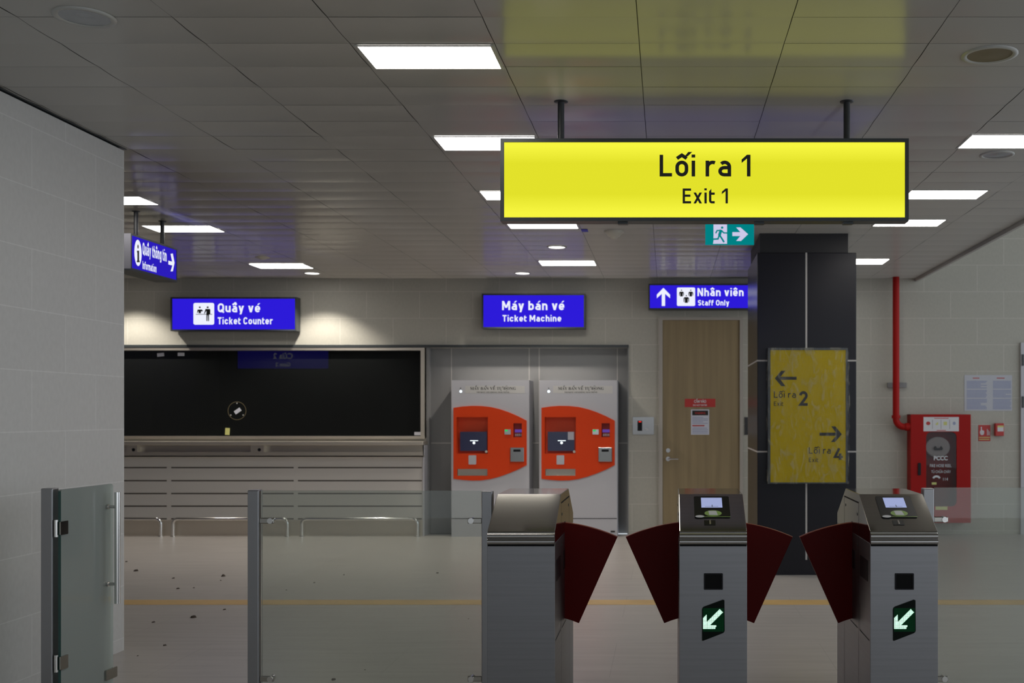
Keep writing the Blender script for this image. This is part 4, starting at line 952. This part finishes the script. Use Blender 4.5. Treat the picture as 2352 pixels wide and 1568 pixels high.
# ================================================================== TURNSTILES
TY = 4.52; TW = 0.281
def turnstile(x0, label, left_flap, right_flap, equipped):
    x1 = x0+TW; L = .88; zt = 1.007; z_lip = .814; z_s = .8725
    t = thing('ticket_gate', label, 'ticket gate', ((x0+x1)/2, TY+L/2, 0), 'steel flap gates across the concourse')
    side = [(TY, .002), (TY, z_lip), (TY+.006, z_lip+.004), (TY+.006, z_s-.004), (TY+.002, z_s), (TY+.267, zt), (TY+L-.25, zt), (TY+L-.002, z_s), (TY+L, z_s-.004), (TY+L, .002)]
    fs = Fr((x0, 0, 0), (0, 1, 0), (0, 0, 1), (1, 0, 0))
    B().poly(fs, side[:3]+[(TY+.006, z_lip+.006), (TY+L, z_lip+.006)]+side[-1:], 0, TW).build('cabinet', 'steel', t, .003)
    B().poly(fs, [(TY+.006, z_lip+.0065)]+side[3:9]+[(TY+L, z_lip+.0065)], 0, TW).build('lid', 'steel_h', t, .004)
    b = B(); b.tube([(x0+.001, TY+.004, .852), (x1-.001, TY+.004, .852)], .0125, 14); b.tube([(x0+.001, TY+.003, .829), (x1-.001, TY+.003, .829)], .0135, 14); b.build('moulding', 'trimsteel', t)
    b = B(); b.box(x0+.002, x1-.002, TY-.001, TY+.002, z_lip-.004, z_lip+.002); b.build('shadow_joint', 'seam', t)
    # seams and sensors on both flanks
    for xs, sg, nm in ((x0, -1, 'left'), (x1, 1, 'right')):
        fl = Fr((xs, 0, 0), (0, 1, 0), (0, 0, 1), (sg, 0, 0)); b = B()
        b.ribbon(fl, [(TY+.275, .968), (TY+.66, .968)], .006, .0008); b.ribbon(fl, [(TY+.275, .966), (TY+.275, .02)], .0035, .0008); b.ribbon(fl, [(TY+.66, .968), (TY+.66, .02)], .0035, .0008)
        b.ribbon(fl, [(TY+.305, .413), (TY+.49, .413), (TY+.49, .56)], .004, .0008); b.ribbon(fl, [(TY+.02, .415), (TY+.245, .415), (TY+.245, .53)], .004, .0008)
        b.build('seam', 'seam', t)
        b = B(); b.poly(fl, rrect(TY+.055, TY+.235, .655, .745, .008), .0, .0015); b.poly(fl, rrect(TY+.37, TY+.485, .66, .745, .008), .0, .0015); b.build('side_sensor', 'black', t)
        b = B(); b.poly(fl, [(TY+.445, .44), (TY+.455, .44), (TY+.455, .87), (TY+.445, .87)], .0, .0012); b.build('flap_slot', 'black', t)
        for yy, zz in ((TY+.31, .915), (TY+.625, .93), (TY+.30, .78)): B().poly(fl, circ(yy, zz, .006, n=12), .0, .0015).build('screw', 'frame', t)
    # flaps: fan shaped wings
    for on, xs, sg in ((left_flap, x0, -1), (right_flap, x1, 1)):
        if not on: continue
        cx, cz, R_, r_ = -.096, .048, .822, .392; a0 = math.radians(65.9); a1 = math.acos(.094/R_)+0; a2 = math.acos(.094/r_)
        a1 = PI-math.acos(.096/R_)*1 if False else math.acos(.094/R_)
        outer = circ(cx, cz, R_, R_, 20, a0, math.acos(.090/R_)); inner = circ(cx, cz, r_, r_, 12, math.acos(.090/r_), a0)
        pts = outer+inner
        ff = Fr((xs, TY+.46, 0), (sg, 0, 0), (0, 0, 1), (0, -1, 0))
        fo = B().poly(ff, pts, 0, .022).build('flap', 'red_acr', t, .002)
        b = B(); b.ribbon(ff, circ(cx, cz, R_+.0005, R_+.0005, 20, a0, math.acos(.098/R_)), .0025, -.0, .0222); b.build('flap_edge', 'red_edge', fo)
    if equipped:
        dv = Vector((0, .265, zt-z_s)); Ls = dv.length; v = dv.normalized(); n = Vector((0, -v.z, v.y))
        sl = Fr((x0, TY+.002, z_s), (1, 0, 0), v, n)
        U = lambda f: f*TW
        rd = B().poly(sl, rrect(U(.232), U(.775), Ls*.345, Ls*.915, .008), .0, .004).build('card_reader', 'black', t)
        B().poly(sl, [(U(.343), Ls*.60), (U(.665), Ls*.60), (U(.665), Ls*.87), (U(.343), Ls*.87)], .0045, .0005).build('screen', 'screen', rd)
        b = B(); b.poly(sl, [(U(.50), Ls*.61), (U(.515), Ls*.61), (U(.515), Ls*.67), (U(.50), Ls*.67)], .0056); b.poly(sl, [(U(.40), Ls*.62), (U(.60), Ls*.62), (U(.60), Ls*.628), (U(.40), Ls*.628)], .0056); b.build('screen_mark', 'txtblue', rd)
        cv = Ls*.445
        B().poly(sl, circ(U(.515), cv, U(.130), Ls*.078, 28), .0045, .0005).build('tap_area', 'lime', rd)
        b = B(); b.poly(sl, [(U(.455), cv-.014), (U(.585), cv-.016), (U(.565), cv+.018), (U(.445), cv+.018)], .0056); b.build('card_picture', 'white', rd)
        b = B(); b.poly(sl, [(U(.25), Ls*.348), (U(.775), Ls*.348), (U(.775), Ls*.358), (U(.25), Ls*.358)], .0046); b.build('lime_line', 'lime', rd)
        B().poly(sl, circ(U(.312), Ls*.36, U(.068), Ls*.03, 20), .005, .0005).build('round_tag', 'white', rd)
        ts = B().poly(sl, rrect(U(.372), U(.542), Ls*.155, Ls*.275, .003), .0, .002).build('ticket_slot', 'black', t)
        B().poly(sl, [(U(.45), Ls*.165), (U(.475), Ls*.165), (U(.475), Ls*.265), (U(.45), Ls*.265)], .002, .002).build('slot_guide', 'chrome', ts)
        fr = FY(TY); e = TY/F
        gx = lambda c: x0+(c-452)/496*TW
        gz = lambda c: Z(1080+c/3.2136, TY)
        sw = B().plate(fr, rrect(gx(631), gx(771), gz(880), gz(758), .004), [rrect(gx(640), gx(762), gz(872), gz(766), .003)], 0, .003).build('sensor_window', 'black', t)
        B().poly(fr, [(gx(640), gz(872)), (gx(762), gz(872)), (gx(762), gz(766)), (gx(640), gz(766))], .0006).build('sensor_glass', 'seam', sw)
        ad = B().poly(fr, [(gx(618), gz(1255)), (gx(617), gz(1030)), (gx(620), gz(1015)), (gx(630), gz(1005)), (gx(770), gz(953)), (gx(782), gz(957)), (gx(784), gz(1180)), (gx(780), gz(1192)), (gx(770), gz(1200)), (gx(632), gz(1254)), (gx(624), gz(1256))], .0, .003).build('arrow_display', 'led_glow', t)
        b = B(); bd = B(); pit = 7.0
        for i in range(23):
            for j in range(26):
                cx_, cy_ = 628+i*pit, 1018+j*pit
                if cx_ > 778 or cy_ > 1190: continue
                along = ((758-cx_)+(cy_-1035))/2; across = abs((cx_-758)+(cy_-1035))/math.sqrt(2)
                on = (0 <= along <= 112 and across < 17) or (626 <= cx_ <= 652 and 1068+max(0, (cx_-640))*.0 <= cy_ <= 1168 and cy_ > 1068+abs(cx_-652)*.0+(max(0, 652-cx_)*.0)) or (1142 <= cy_ <= 1168 and 626 <= cx_ <= 726-(cy_-1142)*.5)
                if cx_ <= 652 and cy_ < 1085 and cx_ < 640+(1085-cy_)*.6 and not (0 <= along <= 112 and across < 17): on = cx_ >= 628+(1085-cy_)*.9
                (b if on else bd).poly(fr, circ(gx(cx_), gz(cy_), (2.9 if on else 1.6)*e/3.2136, n=8), .0034 if on else .0032)
        b.build('green_arrow', 'led', ad); bd.build('dim_dots', 'led_dim', ad)['kind'] = 'stuff'
    return t
turnstile(X(1119, TY), 'plain steel ticket gate with one red flap, left of the row without reader', False, True, False)
turnstile(X(1560.5, TY), 'steel ticket gate in the middle with red flaps on both sides and green arrow', True, True, True)
turnstile(X(1999, TY), 'steel ticket gate at the right of the row with green arrow and one red flap', True, False, True)

# ================================================================== GLASS BARRIERS AND GLASS GATE
GYb = 4.86
def post(px0, px1, py, parent, Y=GYb):
    x0, x1 = X(px0, Y), X(px1, Y); w = x1-x0
    b = B(); b.box(x0, x1, Y-w/2, Y+w/2, 0, Z(py, Y)); o = b.build('post', 'poststeel', parent, .004)
    b = B(); b.box(x0-.008, x1+.008, Y-w/2-.02, Y+w/2+.02, 0, .008); b.build('base_plate', 'steel', o)
    return x0, x1
def clamp(xp, sg, z, parent, ln=.064):
    b = B(); b.box(xp, xp+sg*ln, GYb-.016, GYb-.008, z-.012, z+.012); o = b.build('clamp', 'steel_h', parent, .003)
    b = B(); xx = xp+sg*(ln-.016); b.tube([(xx, GYb-.022, z), (xx, GYb+.02, z)], .0125, 18); b.build('disc', 'chrome', o)
def pane(x0, x1, z0, z1, Y, m, parent, name='glass_panel', th=.010):
    g = B().box(x0, x1, Y-th/2, Y+th/2, z0, z1).build(name, m, parent)
    return g
xa0 = X(573, GYb)
t = thing('glass_barrier', 'clear glass barrier between two steel posts left of the ticket gates', 'glass barrier', (X(850, GYb), GYb, 0))
_, p1 = post(573, 599, 1124.5, t); p2, _ = post(1108, 1132.5, 1127, t)
pane(X(601, GYb), X(1105.5, GYb), .06, Z(1126.5, GYb), GYb, 'glass', t)
for py in (1195, 1557): clamp(p1, 1, Z(py, GYb), t); clamp(p2, -1, Z(py, GYb), t)
t = thing('glass_barrier', 'clear glass barrier right of the ticket gates running out of the picture', 'glass barrier', (X(2250, GYb), GYb, 0))
_, p1 = post(2118, 2143, 1120.5, t)
pane(X(2146, GYb), X(2146, GYb)+1.05, .06, Z(1119.5, GYb), GYb, 'glass', t)
for py in (1192, 1557): clamp(p1, 1, Z(py, GYb), t)
post2_x = X(2146, GYb)+1.056; b = B(); b.box(post2_x, post2_x+.05, GYb-.025, GYb+.025, 0, Z(1120.5, GYb)); b.build('post', 'poststeel', t, .004)

t = thing('glass_gate', 'open frosted glass gate leaf with tall steel handle beside the left wall', 'glass gate', (X(115, GYb), GYb, 0))
post(101, 128, 1120.5, t)
gx0 = X(140, GYb); gy0 = GYb-.01; gy1 = 5.27; gx1 = X(257, gy1); zt = 1.022
def leaf(y0, y1, z0, z1, th=.012):
    d = Vector((gx1-gx0, gy1-gy0, 0)).normalized(); n = Vector((-d.y, d.x, 0))
    fr = Fr((gx0, gy0, 0), tuple(d), (0, 0, 1), tuple(-n)); return fr, (Vector((gx1-gx0, gy1-gy0, 0))).length
fr, Lf = leaf(0, 0, 0, 0)
gl = B().poly(fr, [(0, .02), (Lf, .02), (Lf, zt-.012), (Lf-.004, zt-.004), (Lf-.012, zt), (.006, zt), (0, zt-.006)], -.006, .012).build('glass_leaf', 'glass_door', t)
B().poly(fr, [(-.0015, .02), (.0, .02), (.0, zt-.006), (-.0015, zt-.006)], -.006, .012).build('glass_edge', 'glass_edge', gl)
for py in (1212, 1521):
    z = Z(py, GYb); hg = B(); hg.box(X(124, GYb)+.002, gx0-.012, GYb-.012, GYb+.012, z-.036, z+.036); hg.poly(fr, rrect(-.012, .045, z-.03, z+.03, .004), .006, .006); hg.poly(fr, rrect(-.012, .045, z-.03, z+.03, .004), -.012, .006)
    ho = hg.build('hinge', 'steel_h', t); B().tube([(gx0-.010, GYb-.02, z-.038), (gx0-.010, GYb-.02, z+.038)], .009, 12).build('hinge_pin', 'chrome', ho)
hu = Lf-.055
for sg in (1, -1):
    h_ = B(); off = .006+.052
    p = lambda v, d: fr.at(hu, v, d*sg)
    h_.tube([p(.452, off), p(.985, off)], .0135, 18)
    for v in (.915, .545): h_.tube([p(v, .004), p(v, off)], .0075, 12); h_.tube([p(v, .004), p(v, .016)], .012, 14)
    h_.build('handle', 'chrome', t)
B().poly(fr, rrect(Lf-.075, Lf+.02, .085, .135, .004), -.016, .032).build('floor_lock', 'steel_h', t)

# ================================================================== CRUMBS ON THE FLOOR
CR = [(312, 1311, 12, 'dark crumb on the floor behind the glass gate handle, just right of left wall corner'), (513, 1323, 14, 'largest brown crumb on the floor just left of the steel post'),
      (444, 1418, 14, 'long brown crumb on the floor in front of yellow line'), (398, 1328, 7, None), (409, 1352, 8, None), (507, 1333, 5, None), (352, 1429, 9, None),
      (515, 1400, 8, None), (378, 1482, 9, None), (316, 1506, 5, None), (790, 1320, 5, None), (1005, 1316, 7, None), (658, 1355, 4, None), (722, 1338, 5, None), (290, 1290, 7, None), (766, 1561, 12, None), (838, 1538, 4, None), (445, 1350, 5, None), (1076, 1421, 3, None)]
rg = random.Random(2)
for px, py, w, lab in CR:
    Y = YF(py); x = X(px, Y); r = w*Y/F/2
    b = B(); n = 9; top = []; base = []
    for k in range(n):
        a = 2*PI*k/n; q = rg.uniform(.6, 1.1); base.append((x+r*q*math.cos(a), Y+r*1.3*q*math.sin(a), .0005)); top.append((x+r*q*.6*math.cos(a), Y+r*.8*q*math.sin(a), r*rg.uniform(.35, .7)))
    b.add(base+top, [[k, (k+1) % n, n+(k+1) % n, n+k] for k in range(n)]+[[n+k for k in range(n)]])
    o = b.build('crumb', 'crumb'); tag(o, lab or 'tiny brown crumb lying on the pale stone floor', 'crumb', 'brown crumbs on the concourse floor')
